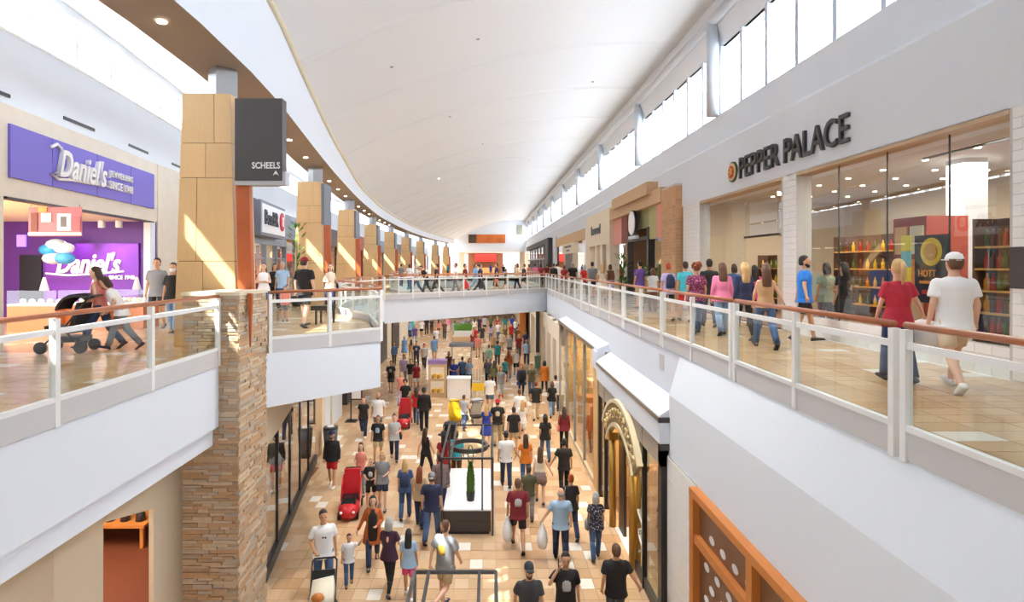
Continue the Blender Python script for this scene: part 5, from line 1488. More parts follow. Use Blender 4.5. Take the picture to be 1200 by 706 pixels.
def cloth(c):
    if c.startswith('floral') or c in ('plaid grey', 'camouflage'):
        k = 'cloth_' + c
        if k in _M: return _M[k]
        m = mat(k, CN[c], .85)
        nt = m.node_tree; b = nt.nodes['Principled BSDF']; v = nt.nodes.new('ShaderNodeTexVoronoi'); v.inputs['Scale'].default_value = 22
        tc = nt.nodes.new('ShaderNodeTexCoord'); nt.links.new(tc.outputs['Object'], v.inputs['Vector'])
        cr = nt.nodes.new('ShaderNodeValToRGB'); cr.color_ramp.interpolation = 'CONSTANT'
        c2 = {'floral navy': (206, 206, 210), 'floral maroon': (206, 130, 160), 'plaid grey': (176, 120, 110), 'camouflage': (52, 54, 44)}[c]
        cr.color_ramp.elements[0].color = (*lin(c2), 1); cr.color_ramp.elements[1].position = .3; cr.color_ramp.elements[1].color = (*lin(CN[c]), 1)
        nt.links.new(v.outputs['Distance'], cr.inputs[0]); nt.links.new(cr.outputs[0], b.inputs['Base Color'])
        return m
    return mat('cloth_' + c.replace(' ', '_'), CN[c], .85)
HAIRM = {k: mat('hair_' + k.replace(' ', '_'), v, .6) for k, v in HC.items()}
EYEM = mat('eye_dark', (30, 24, 22), .3); LIPM = mat('lip', (168, 92, 84), .5)

def face_mb():
    mb = MB()
    for sx in (-1, 1): mb.ball((sx * .03, -.094, 1.632), .011, .008, .007, 6, 4); mb.loft([(sx * .031, -.095, 1.65, .018, .006), (sx * .031, -.095, 1.655, .015, .005)], 6)
    return mb
PEOPLE = []
def person(label, x, y, z, h, yaw, sex='m', legs='s1', ar='down', al='down', lean=0, top=('tee', 'black'), bot=('pants', 'denim'), hair=('short', 'dark brown'), hat=None, skin='tan', shoes='charcoal',
           extras=(), group='shoppers on the lower floor', print_=None, big=False, kid=False, mask=False, glasses=False):
    PEOPLE.append(dict(locals()))

def LP(px, py, h):
    """spot on the lower floor of a person whose crown shows at that pixel"""
    Y = (EYE - LOW - h) * F / (py - VY)
    return (px - VX) * Y / F, Y
def low(label, px, py, h, yaw, **k):
    x, y = LP(px, py, h); person(label, x, y, LOW, h, yaw, **k)
def up(label, px, Y, h, yaw, **k):
    k.setdefault('group', 'shoppers on the upper floor')
    person(label, (px - VX) * Y / F, Y, 0.0, h, yaw, **k)

def build_people():
    # 1. continuous bodies of every pose, remeshed in one go
    todo = {}; ttop = {}
    for p in PEOPLE:
        key = (p['sex'], p['legs'], p['ar'], p['al'], p['lean'])
        f = cached(('fig',) + key, lambda: Fig(*key))
        if ('body',) + key not in _C and key not in todo:
            todo[key] = remesh(f.fix(body_mb(f)), .0135)
        tkey = ('top', p['top'][0]) + key
        if tkey not in ttop: ttop[tkey] = remesh(f.fix(top_mb(f, p['top'][0])), .0165, 6)
    bpy.context.view_layer.update()
    dg = bpy.context.evaluated_depsgraph_get()
    for key, o in todo.items():
        me = bpy.data.meshes.new_from_object(o.evaluated_get(dg)); me.name = 'body'
        f = _C[('fig',) + key]
        hm = f.fix(hand_mb(f)); n0 = len(me.vertices)
        vs = [tuple(v.co) for v in me.vertices] + hm.v
        fs = [tuple(pl.vertices) for pl in me.polygons] + [tuple(i + n0 for i in q) for q in hm.f]
        m2 = bpy.data.meshes.new('body'); m2.from_pydata(vs, [], fs); m2.polygons.foreach_set('use_smooth', [True] * len(fs)); m2.materials.append(SKINM); m2.update()
        _C[('body',) + key] = m2
    for tkey, o in ttop.items():
        me = bpy.data.meshes.new_from_object(o.evaluated_get(dg)); me.name = 'shirt'
        me.materials.clear(); me.materials.append(SKINM); me.polygons.foreach_set('use_smooth', [True] * len(me.polygons))
        _C[tkey] = me
    for o in list(todo.values()) + list(ttop.values()):
        me = o.data; bpy.data.objects.remove(o); bpy.data.meshes.remove(me)
    # 2. the persons
    for p in PEOPLE:
        key = (p['sex'], p['legs'], p['ar'], p['al'], p['lean'])
        f = _C[('fig',) + key]
        e = E('person', p['label'], 'person', (p['x'], p['y'], p['z']), p['group'], radians(p['yaw']))
        s = p['h'] / 1.76
        e.scale = (s * (1.08 if p['big'] else 1.0), s * (1.1 if p['big'] else 1.0), s)
        inst(_C[('body',) + key], 'body', (0, 0, 0), e, mats=[SKINS[p['skin']]])
        def part(name, mkey, fn, m, smooth=True, under=None):
            me = cached(mkey, lambda: fn().mesh(name, SKINM, smooth))
            return inst(me, name, (0, 0, 0), under or e, mats=[m])
        tk, tc = p['top']; bk_, bc = p['bot']
        shirt = part({'tee': 'shirt', 'tank': 'tank_top', 'long': 'long_sleeved_shirt', 'coat': 'cardigan', 'dress': 'dress', 'blouse': 'blouse'}[tk], ('top', tk) + key, lambda: f.fix(top_mb(f, tk)), cloth(tc))
        part({'pants': 'trousers', 'leggings': 'leggings', 'shorts': 'shorts', 'skirt': 'skirt'}[bk_], ('bot', bk_) + key, lambda: f.fix(bot_mb(f, bk_)), cloth(bc))
        for i in (0, 1): part('shoe', ('shoe', i) + key, lambda: f.fix(shoe_mb(f, i)), cloth(p['shoes']))
        hs, hc = p['hair']
        if hs != 'none': part('hair', ('hair', hs) + key, lambda: f.fix(hair_mb(hs)), HAIRM[hc])
        if p['hat']: part('hat', ('hat', p['hat'][0]) + key, lambda: f.fix(hat_mb(p['hat'][0])), cloth(p['hat'][1]))
        a = abs((p['yaw'] + 180) % 360 - 180)
        if a < 115:
            part('eyes', ('face',) + key, lambda: f.fix(face_mb()), EYEM)
            if p['mask']:
                part('face_mask', ('mask',) + key, lambda: f.fix(MB().loft([(0, -.05, 1.52, .045, .05), (0, -.04, 1.55, .063, .075), (0, -.03, 1.6, .071, .088), (0, -.028, 1.612, .07, .08)], 12)), cloth('white'))
            else:
                part('mouth', ('mouth',) + key, lambda: f.fix(MB().ball((0, -.092, 1.557), .022, .007, .006, 8, 4)), LIPM)
        for ex in p['extras']:
            kind, col = ex[0], ex[1]
            if kind == 'backpack':
                part('backpack', ('backpack',) + key, lambda: f.fix(MB().loft([(0, .19, 1.0, .12, .055), (0, .2, 1.1, .14, .075), (0, .19, 1.3, .13, .065), (0, .17, 1.42, .07, .03)], 12)), cloth(col))
            elif kind == 'handbag':
                part('handbag', ('handbag',) + key, lambda: f.fix(MB().loft([(.24, .04, .82, .05, .13), (.24, .04, .94, .06, .14), (.23, .04, 1.06, .03, .11)], 10).tube([(.23, .1, 1.05), (.17, .06, 1.43), (.2, -.04, 1.05)], .012, 5)), cloth(col))
            elif kind == 'crossbody':
                part('crossbody_bag', ('crossbody',) + key, lambda: f.fix(MB().loft([(.22, .06, .86, .04, .09), (.22, .06, 1.0, .045, .1)], 10).tube([(.22, .1, 1.0), (.05, .165, 1.2), (-.13, .1, 1.44), (-.1, -.08, 1.43), (.1, -.155, 1.2), (.21, -.02, 1.0)], .012, 5)), cloth(col))
            elif kind in ('bag_r', 'bag_l'):
                j = 1 if kind == 'bag_r' else 0; w_ = f.arm[j][2]
                part('shopping_bag', (kind,) + key, lambda: f.fix(MB().loft([(w_.x, w_.y, w_.z - .62, .09, .14), (w_.x, w_.y, w_.z - .5, .12, .19), (w_.x, w_.y, w_.z - .3, .1, .16), (w_.x, w_.y, w_.z - .12, .03, .05), (w_.x, w_.y, w_.z - .05, .02, .03)], 12)), cloth(col))
            elif kind == 'bigbag':
                w_ = f.arm[1][2]
                part('shopping_bag', (kind,) + key, lambda: f.fix(MB().loft([(w_.x - .12, w_.y - .1, w_.z - .46, .2, .22), (w_.x - .12, w_.y - .1, w_.z - .3, .27, .27), (w_.x - .1, w_.y - .1, w_.z - .12, .22, .2), (w_.x, w_.y, w_.z - .05, .05, .05)], 14)), cloth(col))
            elif kind == 'print':
                sgn = 1 if ex[2] == 'back' else -1
                ry = [r for r in rings_torso(p['sex'], .022)][4][4]
                part('shirt_print', ('print', ex[2]) + key, lambda: f.fix(MB().loft([(0, sgn * (ry - .028), 1.13, .075, .03), (0, sgn * (ry - .022), 1.2, .085, .03), (0, sgn * (ry - .024), 1.28, .085, .03), (0, sgn * (ry - .034), 1.34, .07, .03)], 10)), cloth(col), under=shirt)
            elif kind == 'cutout':
                part('back_cutout', ('cutout',) + key, lambda: f.fix(MB().ball((0, .115, 1.27), .04, .022, .09, 8, 6)), SKINS[p['skin']], under=shirt)
            elif kind == 'waist_shirt':
                part('tied_shirt', ('waist',) + key, lambda: f.fix(MB().loft([(0, .03, .66, .215, .17), (0, .03, .8, .21, .165), (0, .01, 1.0, .165, .13)], 14)), cloth(col))
            elif kind == 'sunglasses':
                part('sunglasses', ('sung',) + key, lambda: f.fix(MB().ball((-.03, -.135, 1.25), .022, .01, .02, 6, 4).ball((.015, -.135, 1.24), .022, .01, .02, 6, 4)), cloth('black'), under=shirt)
            elif kind == 'beard':
                part('beard', ('beard',) + key, lambda: f.fix(MB().loft([(0, -.055, 1.507, .03, .034), (0, -.04, 1.54, .055, .058), (0, -.015, 1.585, .068, .08), (0, .0, 1.6, .07, .075)], 12)), HAIRM[col])
            elif kind == 'phone':
                w_ = f.arm[1][2]
                part('phone', ('phone',) + key, lambda: f.fix(MB().box(w_.x - .0, w_.y - .03, w_.z + .03, w_.x + .012, w_.y + .04, w_.z + .17)), cloth('black'))
            elif kind == 'suspenders':
                pass
        if tk == 'coat':
            part('inner_top', ('inner',) + key, lambda: f.fix(MB().loft([(0, -.125, .72, .13, .08), (0, -.1, 1.1, .12, .065), (0, -.105, 1.3, .11, .065), (0, -.04, 1.44, .06, .06)], 14)), cloth('black'))
# ---------------------------------------------------------------- the crowd, lower floor (near to far)
T = 'tee'
low('man in dark grey polo shirt and cap walking beside the phone caller', 620, 657, 1.78, 5, top=(T, 'charcoal'), bot=('shorts', 'black'), hat=('cap', 'charcoal'), extras=(('beard', 'dark brown'),), legs='w1', ar='back', al='fwd')
low('man in black printed shirt holding a phone to his ear', 663, 648, 1.78, 0, top=(T, 'black'), bot=('shorts', 'black'), ar='phone', extras=(('print', 'light grey', 'front'), ('phone', 'black')), legs='s2', hair=('short', 'black'))
low('man in plain black shirt walking past the gilded arch', 722, 635, 1.76, 178, top=(T, 'black'), bot=('shorts', 'charcoal'), legs='w2', ar='out', al='down', hair=('short', 'brown'), big=True)
low('father in white shirt with hanging sunglasses pushing a black stroller', 379, 598, 1.8, 25, top=(T, 'white'), bot=('pants', 'denim'), ar='push', al='down', extras=(('sunglasses', 'black'),), hair=('short', 'black'), legs='s1', big=True)
low('small boy in white shirt and jeans holding a raised hand', 409, 626, 1.12, 15, top=(T, 'white'), bot=('pants', 'denim'), ar='down', al='up', hair=('short', 'black'), legs='s2', kid=True, shoes='brown')
low('woman in long rust cardigan over black top and jeans', 437, 579, 1.66, 10, sex='f', top=('coat', 'rust'), bot=('pants', 'dark denim'), hair=('bob', 'black'), legs='w2', ar='out', al='bent', skin='fair')
low('woman in plum top with open back and black leggings', 456, 604, 1.64, 172, sex='f', top=(T, 'plum'), bot=('leggings', 'black'), hair=('bob', 'grey'), extras=(('cutout', 'tan'),), legs='w1', ar='out', al='fwd', skin='fair')
low('girl with long black hair in pale blue top and pink shorts', 479, 620, 1.45, 178, sex='f', top=(T, 'light blue'), bot=('shorts', 'hot pink'), hair=('long', 'black'), legs='s1', ar='down', al='down', shoes='white')
low('man in grey shirt with round logo and khaki shorts by the metal frame', 522, 610, 1.8, 150, top=(T, 'grey'), bot=('shorts', 'khaki'), extras=(('print', 'mustard', 'back'),), legs='kick', hair=('short', 'brown'), ar='fwd', al='back', big=True, skin='fair')
low('man in maroon shirt with pale back print and black shorts', 607, 559, 1.78, 180, top=(T, 'maroon'), bot=('shorts', 'black'), extras=(('print', 'light grey', 'back'), ('bag_l', 'white')), legs='w1', hair=('short', 'brown'), shoes='black', big=True)
low('bald man in pale blue shirt and navy trousers carrying white bags', 657, 572, 1.74, 178, top=(T, 'light blue'), bot=('pants', 'navy'), hair=('bald', 'grey'), extras=(('bag_l', 'white'),), legs='s1', ar='down', al='out', skin='fair', big=True)
low('woman in navy blossom print blouse with short grey hair and jeans', 698, 577, 1.6, 182, sex='f', top=('blouse', 'floral navy'), bot=('pants', 'denim'), hair=('bob', 'grey'), legs='s2', extras=(('handbag', 'grey'),), skin='fair')
low('woman in black top with red hair tied in a bun', 669, 554, 1.66, 185, sex='f', top=(T, 'black'), bot=('pants', 'dark denim'), hair=('bun', 'red'), legs='w1', al='bent', ar='down', extras=(('handbag', 'light grey'),), skin='fair')
low('woman with plaid shirt tied at her waist holding a companion by hand', 633, 524, 1.66, 176, sex='f', top=('tank', 'cream'), bot=('shorts', 'grey'), hair=('long', 'brown'), extras=(('waist_shirt', 'plaid grey'),), legs='s1', ar='out', al='down', skin='fair')
low('man in black shirt and black trousers holding the plaid waisted woman by hand', 661, 514, 1.74, 180, top=(T, 'black'), bot=('pants', 'black'), hair=('short', 'black'), legs='s2', al='out', ar='down')
low('boy in black camouflage shirt between the maroon shirt and the plaid waist', 620, 546, 1.5, 176, top=(T, 'camouflage'), bot=('pants', 'grey'), hair=('short', 'dark brown'), legs='s1')
low('woman in orange top with long brown hair and jeans', 616, 509, 1.66, 180, sex='f', top=(T, 'orange'), bot=('pants', 'denim'), hair=('long', 'dark brown'), legs='s2', ar='down', al='out', skin='fair')
low('man in white shirt and jeans holding hands with the orange topped woman', 593, 505, 1.78, 184, top=(T, 'white'), bot=('pants', 'dark denim'), hair=('short', 'black'), legs='s1', ar='out', al='down')
low('woman in black shirt and pale jeans near the golden displays', 639, 484, 1.68, 182, sex='f', top=(T, 'black'), bot=('pants', 'denim'), hair=('bob', 'black'), legs='w1')
low('woman with very long dark hair in maroon top with pink bag', 661, 477, 1.68, 178, sex='f', top=('long', 'maroon'), bot=('leggings', 'black'), hair=('long', 'dark brown'), extras=(('handbag', 'salmon'),), legs='s1')
low('man in navy shirt and knit cap beside the white display table', 506, 552, 1.76, 176, top=(T, 'navy'), bot=('pants', 'denim'), hat=('backcap', 'grey'), legs='w2', hair=('short', 'brown'), skin='fair', shoes='black', big=True)
low('woman with long auburn hair in beige top behind the navy shirted man', 492, 547, 1.62, 174, sex='f', top=(T, 'khaki'), bot=('pants', 'dark denim'), hair=('long', 'auburn'), legs='s1')
low('woman in jeans carrying a blue backpack over fair curls', 475, 538, 1.66, 180, sex='f', top=(T, 'denim'), bot=('pants', 'denim'), hair=('long', 'blonde'), extras=(('backpack', 'dark denim'),), legs='s2', skin='fair')
low('man in red and grey plaid shirt beside the display table frame', 516, 532, 1.74, 182, top=('long', 'plaid grey'), bot=('pants', 'navy'), hair=('short', 'dark brown'), legs='s1')
low('woman in black with long brown hair walking past the hatted figure', 499, 500, 1.7, 150, sex='f', top=('tank', 'black'), bot=('leggings', 'black'), hair=('long', 'dark brown'), legs='w2', ar='fwd', al='back', skin='fair')
low('woman in dark red dress under a wide black hat', 520, 507, 1.72, 190, sex='f', top=('dress', 'dark red'), bot=('leggings', 'black'), hair=('long', 'black'), hat=('sun', 'black'), legs='stand')
low('person in turquoise shirt behind the ring pendant', 535, 505, 1.68, 170, top=(T, 'turquoise'), bot=('pants', 'brown'), hair=('short', 'brown'), legs='stand')
low('woman in grey shirt and denim shorts with one arm bent', 448, 529, 1.68, 5, sex='f', top=('blouse', 'grey'), bot=('shorts', 'dark denim'), hair=('bob', 'blonde'), ar='down', al='bent', legs='s1', skin='fair')
low('boy in black shirt walking before the grey shirted woman', 435, 537, 1.45, 0, top=(T, 'black'), bot=('shorts', 'black'), hair=('short', 'blonde'), ar='bent', al='bent', legs='s2', skin='fair', extras=(('print', 'light grey', 'front'),))
low('woman in pale grey cardigan with dark handbag and navy jeans', 462, 484, 1.7, 8, sex='f', top=('blouse', 'light grey'), bot=('pants', 'navy'), hair=('bun', 'brown'), extras=(('handbag', 'charcoal'),), al='bent', legs='w1', skin='fair')
low('man in black sweatshirt cap and red shorts', 389, 505, 1.78, 0, top=('long', 'black'), bot=('shorts', 'red'), hat=('cap', 'navy'), shoes='white', legs='s1', extras=(('beard', 'dark brown'),))
low('teenager in black shirt with pale print and beige shorts', 443, 487, 1.66, 0, top=(T, 'black'), bot=('shorts', 'beige'), extras=(('print', 'light blue', 'front'),), legs='s2', hair=('short', 'brown'))
low('bearded man in white shirt behind the black shirted teenager', 443, 460, 1.8, 0, top=(T, 'white'), bot=('shorts', 'grey'), extras=(('beard', 'black'),), hair=('bald', 'grey'), legs='s1', big=True)
low('woman in black top and navy trousers with white shoes', 426, 464, 1.66, 5, sex='f', top=('blouse', 'black'), bot=('pants', 'navy'), hair=('pony', 'auburn'), shoes='white', legs='w1', skin='fair', big=True)
low('woman with brown hair pushing the red car stroller', 423, 519, 1.6, 8, sex='f', top=('tank', 'salmon'), bot=('leggings', 'grey'), hair=('long', 'dark brown'), ar='push', al='push', legs='s1', skin='fair')
low('tall figure dressed all in black beside the red shirted girl', 497, 454, 1.84, 180, top=('long', 'black'), bot=('pants', 'black'), hair=('short', 'black'), legs='stand', shoes='black', big=True)
low('girl in red top and jeans beside the tall figure in black', 488, 454, 1.62, 178, sex='f', top=(T, 'red'), bot=('pants', 'denim'), hair=('long', 'dark brown'), legs='s1')
low('person with black hair pushing a red stroller past the snack cabinet', 475, 445, 1.68, 0, top=(T, 'black'), bot=('pants', 'charcoal'), hair=('curly', 'black'), ar='push', al='push', legs='s1')
low('woman in salmon blouse with blonde hair', 470, 436, 1.66, 0, sex='f', top=('blouse', 'salmon'), bot=('pants', 'lilac'), hair=('long', 'blonde'), legs='s2', skin='fair')
low('man in black printed shirt and grey shorts near the left shops', 458, 423, 1.76, 0, top=(T, 'black'), bot=('shorts', 'charcoal'), extras=(('print', 'grey', 'front'),), legs='s1', hair=('short', 'dark brown'))
low('person in lilac shirt walking with the red shirted pair', 473, 416, 1.74, 0, top=(T, 'lilac'), bot=('pants', 'grey'), legs='s2', hair=('short', 'black'))
low('teen in charcoal shirt between lilac and red shirts', 481, 421, 1.6, 0, top=(T, 'charcoal'), bot=('shorts', 'cream'), legs='s1')
low('woman in dark red shirt and white shorts in the walking group', 488, 424, 1.66, 0, sex='f', top=(T, 'dark red'), bot=('shorts', 'white'), hair=('bob', 'black'), legs='s2')
low('woman in denim jacket and black leggings under the turquoise wall', 462, 401, 1.66, 0, sex='f', top=('long', 'denim'), bot=('leggings', 'black'), hair=('bob', 'dark brown'), legs='s1')
low('woman in long sky blue dress near the turquoise wall', 474, 394, 1.7, 180, sex='f', top=('dress', 'sky blue'), bot=('skirt', 'sky blue'), hair=('bob', 'grey'), legs='s1')
low('man in navy shirt with round print and dark trousers', 488, 400, 1.78, 0, top=(T, 'navy'), bot=('pants', 'charcoal'), extras=(('print', 'light grey', 'front'),), legs='s2')
low('man in grey shirt red cap and black trousers', 497, 402, 1.72, 0, top=(T, 'light grey'), bot=('pants', 'black'), hat=('cap', 'red'), legs='w1')
low('man in bright blue shirt before the snack cabinet', 509, 394, 1.76, 180, top=(T, 'sky blue'), bot=('shorts', 'light blue'), legs='s1', hair=('short', 'brown'), big=True)
low('man in white shirt and denim shorts beside the yellow rail', 574, 439, 1.76, 178, top=(T, 'white'), bot=('shorts', 'denim'), hair=('short', 'brown'), legs='s1', big=True)
low('woman with curly red hair in cream blouse', 587, 463, 1.64, 0, sex='f', top=('blouse', 'cream'), bot=('pants', 'sage'), hair=('curly', 'red'), legs='s2', skin='fair')
low('blonde woman in royal blue dress', 570, 474, 1.62, 180, sex='f', top=('dress', 'royal blue'), bot=('skirt', 'royal blue'), hair=('long', 'blonde'), legs='s1', skin='fair')
low('man in black printed shirt red cap and khaki trousers', 583, 468, 1.78, 180, top=(T, 'black'), bot=('pants', 'khaki'), hat=('backcap', 'red'), extras=(('print', 'beige', 'back'),), legs='s2', big=True)
low('man in black shirt and khaki shorts before the white shirted pair', 602, 477, 1.72, 180, top=(T, 'black'), bot=('shorts', 'khaki'), hair=('short', 'dark brown'), legs='s1')
low('woman with long blonde hair in white top and white shorts', 612, 468, 1.66, 180, sex='f', top=(T, 'white'), bot=('shorts', 'white'), hair=('long', 'blonde'), legs='w1', skin='fair')
low('man in white shirt and pale shorts behind the blonde woman', 609, 456, 1.76, 180, top=(T, 'white'), bot=('shorts', 'beige'), hair=('short', 'brown'), legs='s1', big=True)
low('man in black shirt and beige trousers', 628, 447, 1.76, 180, top=(T, 'black'), bot=('pants', 'beige'), hair=('short', 'auburn'), legs='s2', big=True)
low('woman in black shirt and jeans with crossbody bag', 647, 446, 1.68, 180, sex='f', top=(T, 'black'), bot=('pants', 'pale denim'), hair=('bob', 'brown'), extras=(('crossbody', 'black'),), legs='w2', skin='fair')
low('woman in loose orange tunic beside the white piers', 638, 423, 1.7, 180, sex='f', top=('coat', 'orange'), bot=('leggings', 'black'), hair=('bob', 'black'), legs='s1', big=True)
low('person in white shirt close to the glass storefront', 651, 440, 1.7, 180, top=(T, 'white'), bot=('pants', 'charcoal'), hair=('short', 'black'), legs='s1')
low('man in camouflage shirt and jeans', 623, 427, 1.72, 0, top=(T, 'camouflage'), bot=('pants', 'denim'), hair=('short', 'brown'), legs='s1')
low('woman in navy printed tunic and navy leggings', 611, 427, 1.7, 0, sex='f', top=('coat', 'navy'), bot=('leggings', 'navy'), hair=('bob', 'red'), legs='s2', big=True)
low('man in pale blue shirt and navy trousers behind the white tank top', 617, 398, 1.78, 180, top=(T, 'light blue'), bot=('pants', 'navy'), hair=('bald', 'grey'), legs='s1', big=True, skin='fair')
low('man in white tank top and black shorts', 605, 408, 1.76, 0, top=('tank', 'white'), bot=('shorts', 'black'), hair=('short', 'auburn'), legs='w1')
low('woman with long rust hair in tan clothes', 596, 411, 1.7, 178, sex='f', top=('long', 'rust'), bot=('pants', 'tan'), hair=('long', 'auburn'), legs='s1')
low('woman in teal top with dark curls', 583, 400, 1.7, 180, sex='f', top=('blouse', 'teal'), bot=('pants', 'charcoal'), hair=('curly', 'black'), legs='s2', big=True)
low('person in charcoal hoodie near the yellow rail', 572, 419, 1.72, 0, top=('long', 'charcoal'), bot=('pants', 'black'), hair=('short', 'black'), legs='s1')
low('woman in olive jacket near the yellow rail', 579, 423, 1.64, 180, sex='f', top=('long', 'olive'), bot=('leggings', 'black'), hair=('long', 'dark brown'), legs='s1')
low('woman in grey blouse and pale trousers near the yellow rail', 587, 430, 1.64, 0, sex='f', top=('blouse', 'grey'), bot=('pants', 'light grey'), hair=('bob', 'brown'), legs='s2')
low('child in teal shirt beside the grey blouse', 592, 420, 1.4, 180, top=(T, 'teal'), bot=('shorts', 'navy'), legs='s1', kid=True)
low('person in mint shirt behind the teal top', 573, 404, 1.7, 180, top=(T, 'mint'), bot=('pants', 'grey'), legs='s1')
low('kiosk worker in royal blue shirt', 532, 421, 1.7, 20, top=(T, 'royal blue'), bot=('pants', 'black'), legs='stand', ar='bent', al='bent')
low('kiosk customer in blue shirt behind the white counter', 542, 418, 1.74, 170, top=(T, 'denim'), bot=('pants', 'dark denim'), legs='stand', ar='bent', al='bent')
low('kiosk worker in pale denim shirt', 550, 420, 1.68, 10, sex='f', top=(T, 'pale denim'), bot=('pants', 'black'), hair=('bob', 'dark brown'), legs='stand', ar='bent', al='bent')
low('woman in brown top behind the snack cabinet', 526, 412, 1.66, 0, sex='f', top=(T, 'brown'), bot=('pants', 'black'), hair=('bob', 'brown'), legs='stand')
low('person in pale grey shirt pushing the grey pushchair beside the yellow stroller', 544, 463, 1.5, 150, top=(T, 'light grey'), bot=('pants', 'dark denim'), legs='s1', hair=('short', 'brown'), ar='push', al='push')
# farther rows
far = [(565, 381, 'm', 'charcoal', 'dark denim'), (575, 379, 'f', 'lilac', 'denim'), (584, 377, 'm', 'white', 'denim'), (592, 381, 'f', 'olive', 'khaki'), (599, 379, 'm', 'red', 'black'), (606, 383, 'm', 'brown', 'dark denim'), (597, 392, 'm', 'grey', 'charcoal'),
       (608, 392, 'm', 'maroon', 'navy'), (616, 388, 'm', 'navy', 'charcoal'), (592, 371, 'm', 'teal', 'grey'), (600, 370, 'm', 'royal blue', 'charcoal'), (583, 371, 'f', 'crimson', 'black'), (575, 370, 'm', 'olive', 'black'), (556, 373, 'f', 'white', 'grey'), (562, 371, 'm', 'plum', 'black'),
       (549, 372, 'f', 'purple', 'black'), (541, 374, 'f', 'lilac', 'grey'), (533, 376, 'm', 'light blue', 'khaki'), (494, 374, 'm', 'white', 'black'), (500, 372, 'm', 'black', 'black'), (506, 373, 'f', 'plum', 'brown'), (514, 374, 'f', 'salmon', 'brown'), (521, 376, 'm', 'brown', 'charcoal'),
       (486, 381, 'm', 'purple', 'light grey'), (459, 382, 'm', 'charcoal', 'black'), (610, 376, 'm', 'black', 'khaki'), (588, 388, 'f', 'beige', 'tan'), (560, 392, 'm', 'salmon', 'khaki'), (568, 398, 'f', 'cream', 'grey'), (482, 398, 'f', 'tan', 'khaki'), (557, 383, 'm', 'crimson', 'brown'), (525, 371, 'f', 'pink', 'white'),
       (604, 374, 'f', 'white', 'denim'), (568, 370, 'm', 'light grey', 'navy'), (545, 371, 'm', 'grey', 'denim'), (554, 388, 'f', 'maroon', 'black'), (578, 390, 'm', 'tan', 'olive'), (617, 380, 'f', 'sage', 'denim'), (480, 376, 'f', 'sky blue', 'navy'), (511, 384, 'm', 'white', 'khaki')]
for i, (px, py, sx, tcol, bcol) in enumerate(far):
    low('distant shopper in %s shirt and %s %s' % (tcol, bcol, 'trousers' if i % 3 else 'shorts'), px, py, 1.76 if sx == 'm' else 1.66, 180 if i % 2 else 0, sex=sx, top=(T, tcol), bot=('pants' if i % 3 else 'shorts', bcol), hair=('short' if sx == 'm' else ('long' if i % 2 else 'bob'), ['black', 'dark brown', 'brown', 'blonde'][i % 4]),
        legs=['s1', 's2'][i % 2], group='distant shoppers on the lower floor')
# ---------------------------------------------------------------- right upper walkway
up('man in white shirt and cap with beige shorts on the upper walkway', 1118, 7.45, 1.80, 165, top=(T, 'white'), bot=('shorts', 'beige'), hat=('cap', 'white'), hair=('short', 'brown'), shoes='white', legs='w2', skin='fair', big=True)
up('blonde woman in red shirt carrying a big white shopping bag', 1052, 7.9, 1.68, 172, sex='f', top=(T, 'crimson'), bot=('pants', 'dark denim'), hair=('pony', 'blonde'), legs='s1', ar='out', al='fwd', extras=(('bigbag', 'white'),), skin='fair')
up('bearded man in bright blue shirt and black shorts', 943, 12.1, 1.80, 60, top=(T, 'bright blue'), bot=('shorts', 'black'), hair=('short', 'black'), extras=(('beard', 'black'),), legs='s1', ar='out', al='back')
up('woman with brown hair in tan tank top and jeans', 897, 11.2, 1.68, 172, sex='f', top=('tank', 'tan'), bot=('pants', 'denim'), hair=('long', 'brown'), legs='w1', skin='fair', ar='out', al='fwd')
up('woman with long blonde hair in navy top', 872, 12.4, 1.66, 182, sex='f', top=('long', 'navy'), bot=('leggings', 'black'), hair=('long', 'blonde'), legs='s1')
up('woman in pink sweatshirt with brown hair', 846, 13.2, 1.66, 176, sex='f', top=('long', 'pink'), bot=('pants', 'pale denim'), hair=('long', 'brown'), legs='s2', big=True)
up('man in black shirt between pink and blossom shirts', 831, 15.0, 1.76, 175, top=(T, 'black'), bot=('pants', 'charcoal'), hair=('short', 'black'), legs='s1')
up('woman with curly red hair in maroon blossom print shirt', 816, 13.6, 1.66, 178, sex='f', top=(T, 'floral maroon'), bot=('pants', 'denim'), hair=('curly', 'auburn'), legs='s2', big=True)
up('person in turquoise shirt beside the blossom print shirt', 803, 16.5, 1.7, 180, top=(T, 'turquoise'), bot=('shorts', 'red'), hair=('short', 'dark brown'), legs='s1')
up('woman in lilac shirt carrying a navy backpack', 783, 16.8, 1.66, 182, sex='f', top=(T, 'lilac'), bot=('shorts', 'black'), hair=('bun', 'red'), extras=(('backpack', 'navy'),), legs='s1')
up('man in purple shirt facing the round sign shop', 750, 21.5, 1.76, 200, top=(T, 'purple'), bot=('shorts', 'khaki'), hair=('short', 'black'), legs='stand', ar='fwd')
up('short woman in pale grey blouse near the potted plants', 765, 20.0, 1.5, 160, sex='f', top=('blouse', 'light grey'), bot=('pants', 'brown'), hair=('bob', 'brown'), legs='stand')
up('woman in long cream dress with blonde hair', 706, 26.5, 1.66, 180, sex='f', top=('dress', 'cream'), bot=('skirt', 'cream'), hair=('long', 'blonde'), legs='s1')
up('woman in brown shawl beside the cream dress', 715, 28.5, 1.64, 180, sex='f', top=('long', 'brown'), bot=('skirt', 'lilac'), hair=('bob', 'brown'), legs='s1')
up('man in grey shirt on the walkway before the cream shop', 694, 28.0, 1.76, 180, top=(T, 'grey'), bot=('shorts', 'navy'), hair=('short', 'black'), legs='s2')
up('person in red shirt beside the grey shirted man', 685, 30.0, 1.62, 180, sex='f', top=(T, 'red'), bot=('pants', 'black'), hair=('bob', 'grey'), legs='s1')
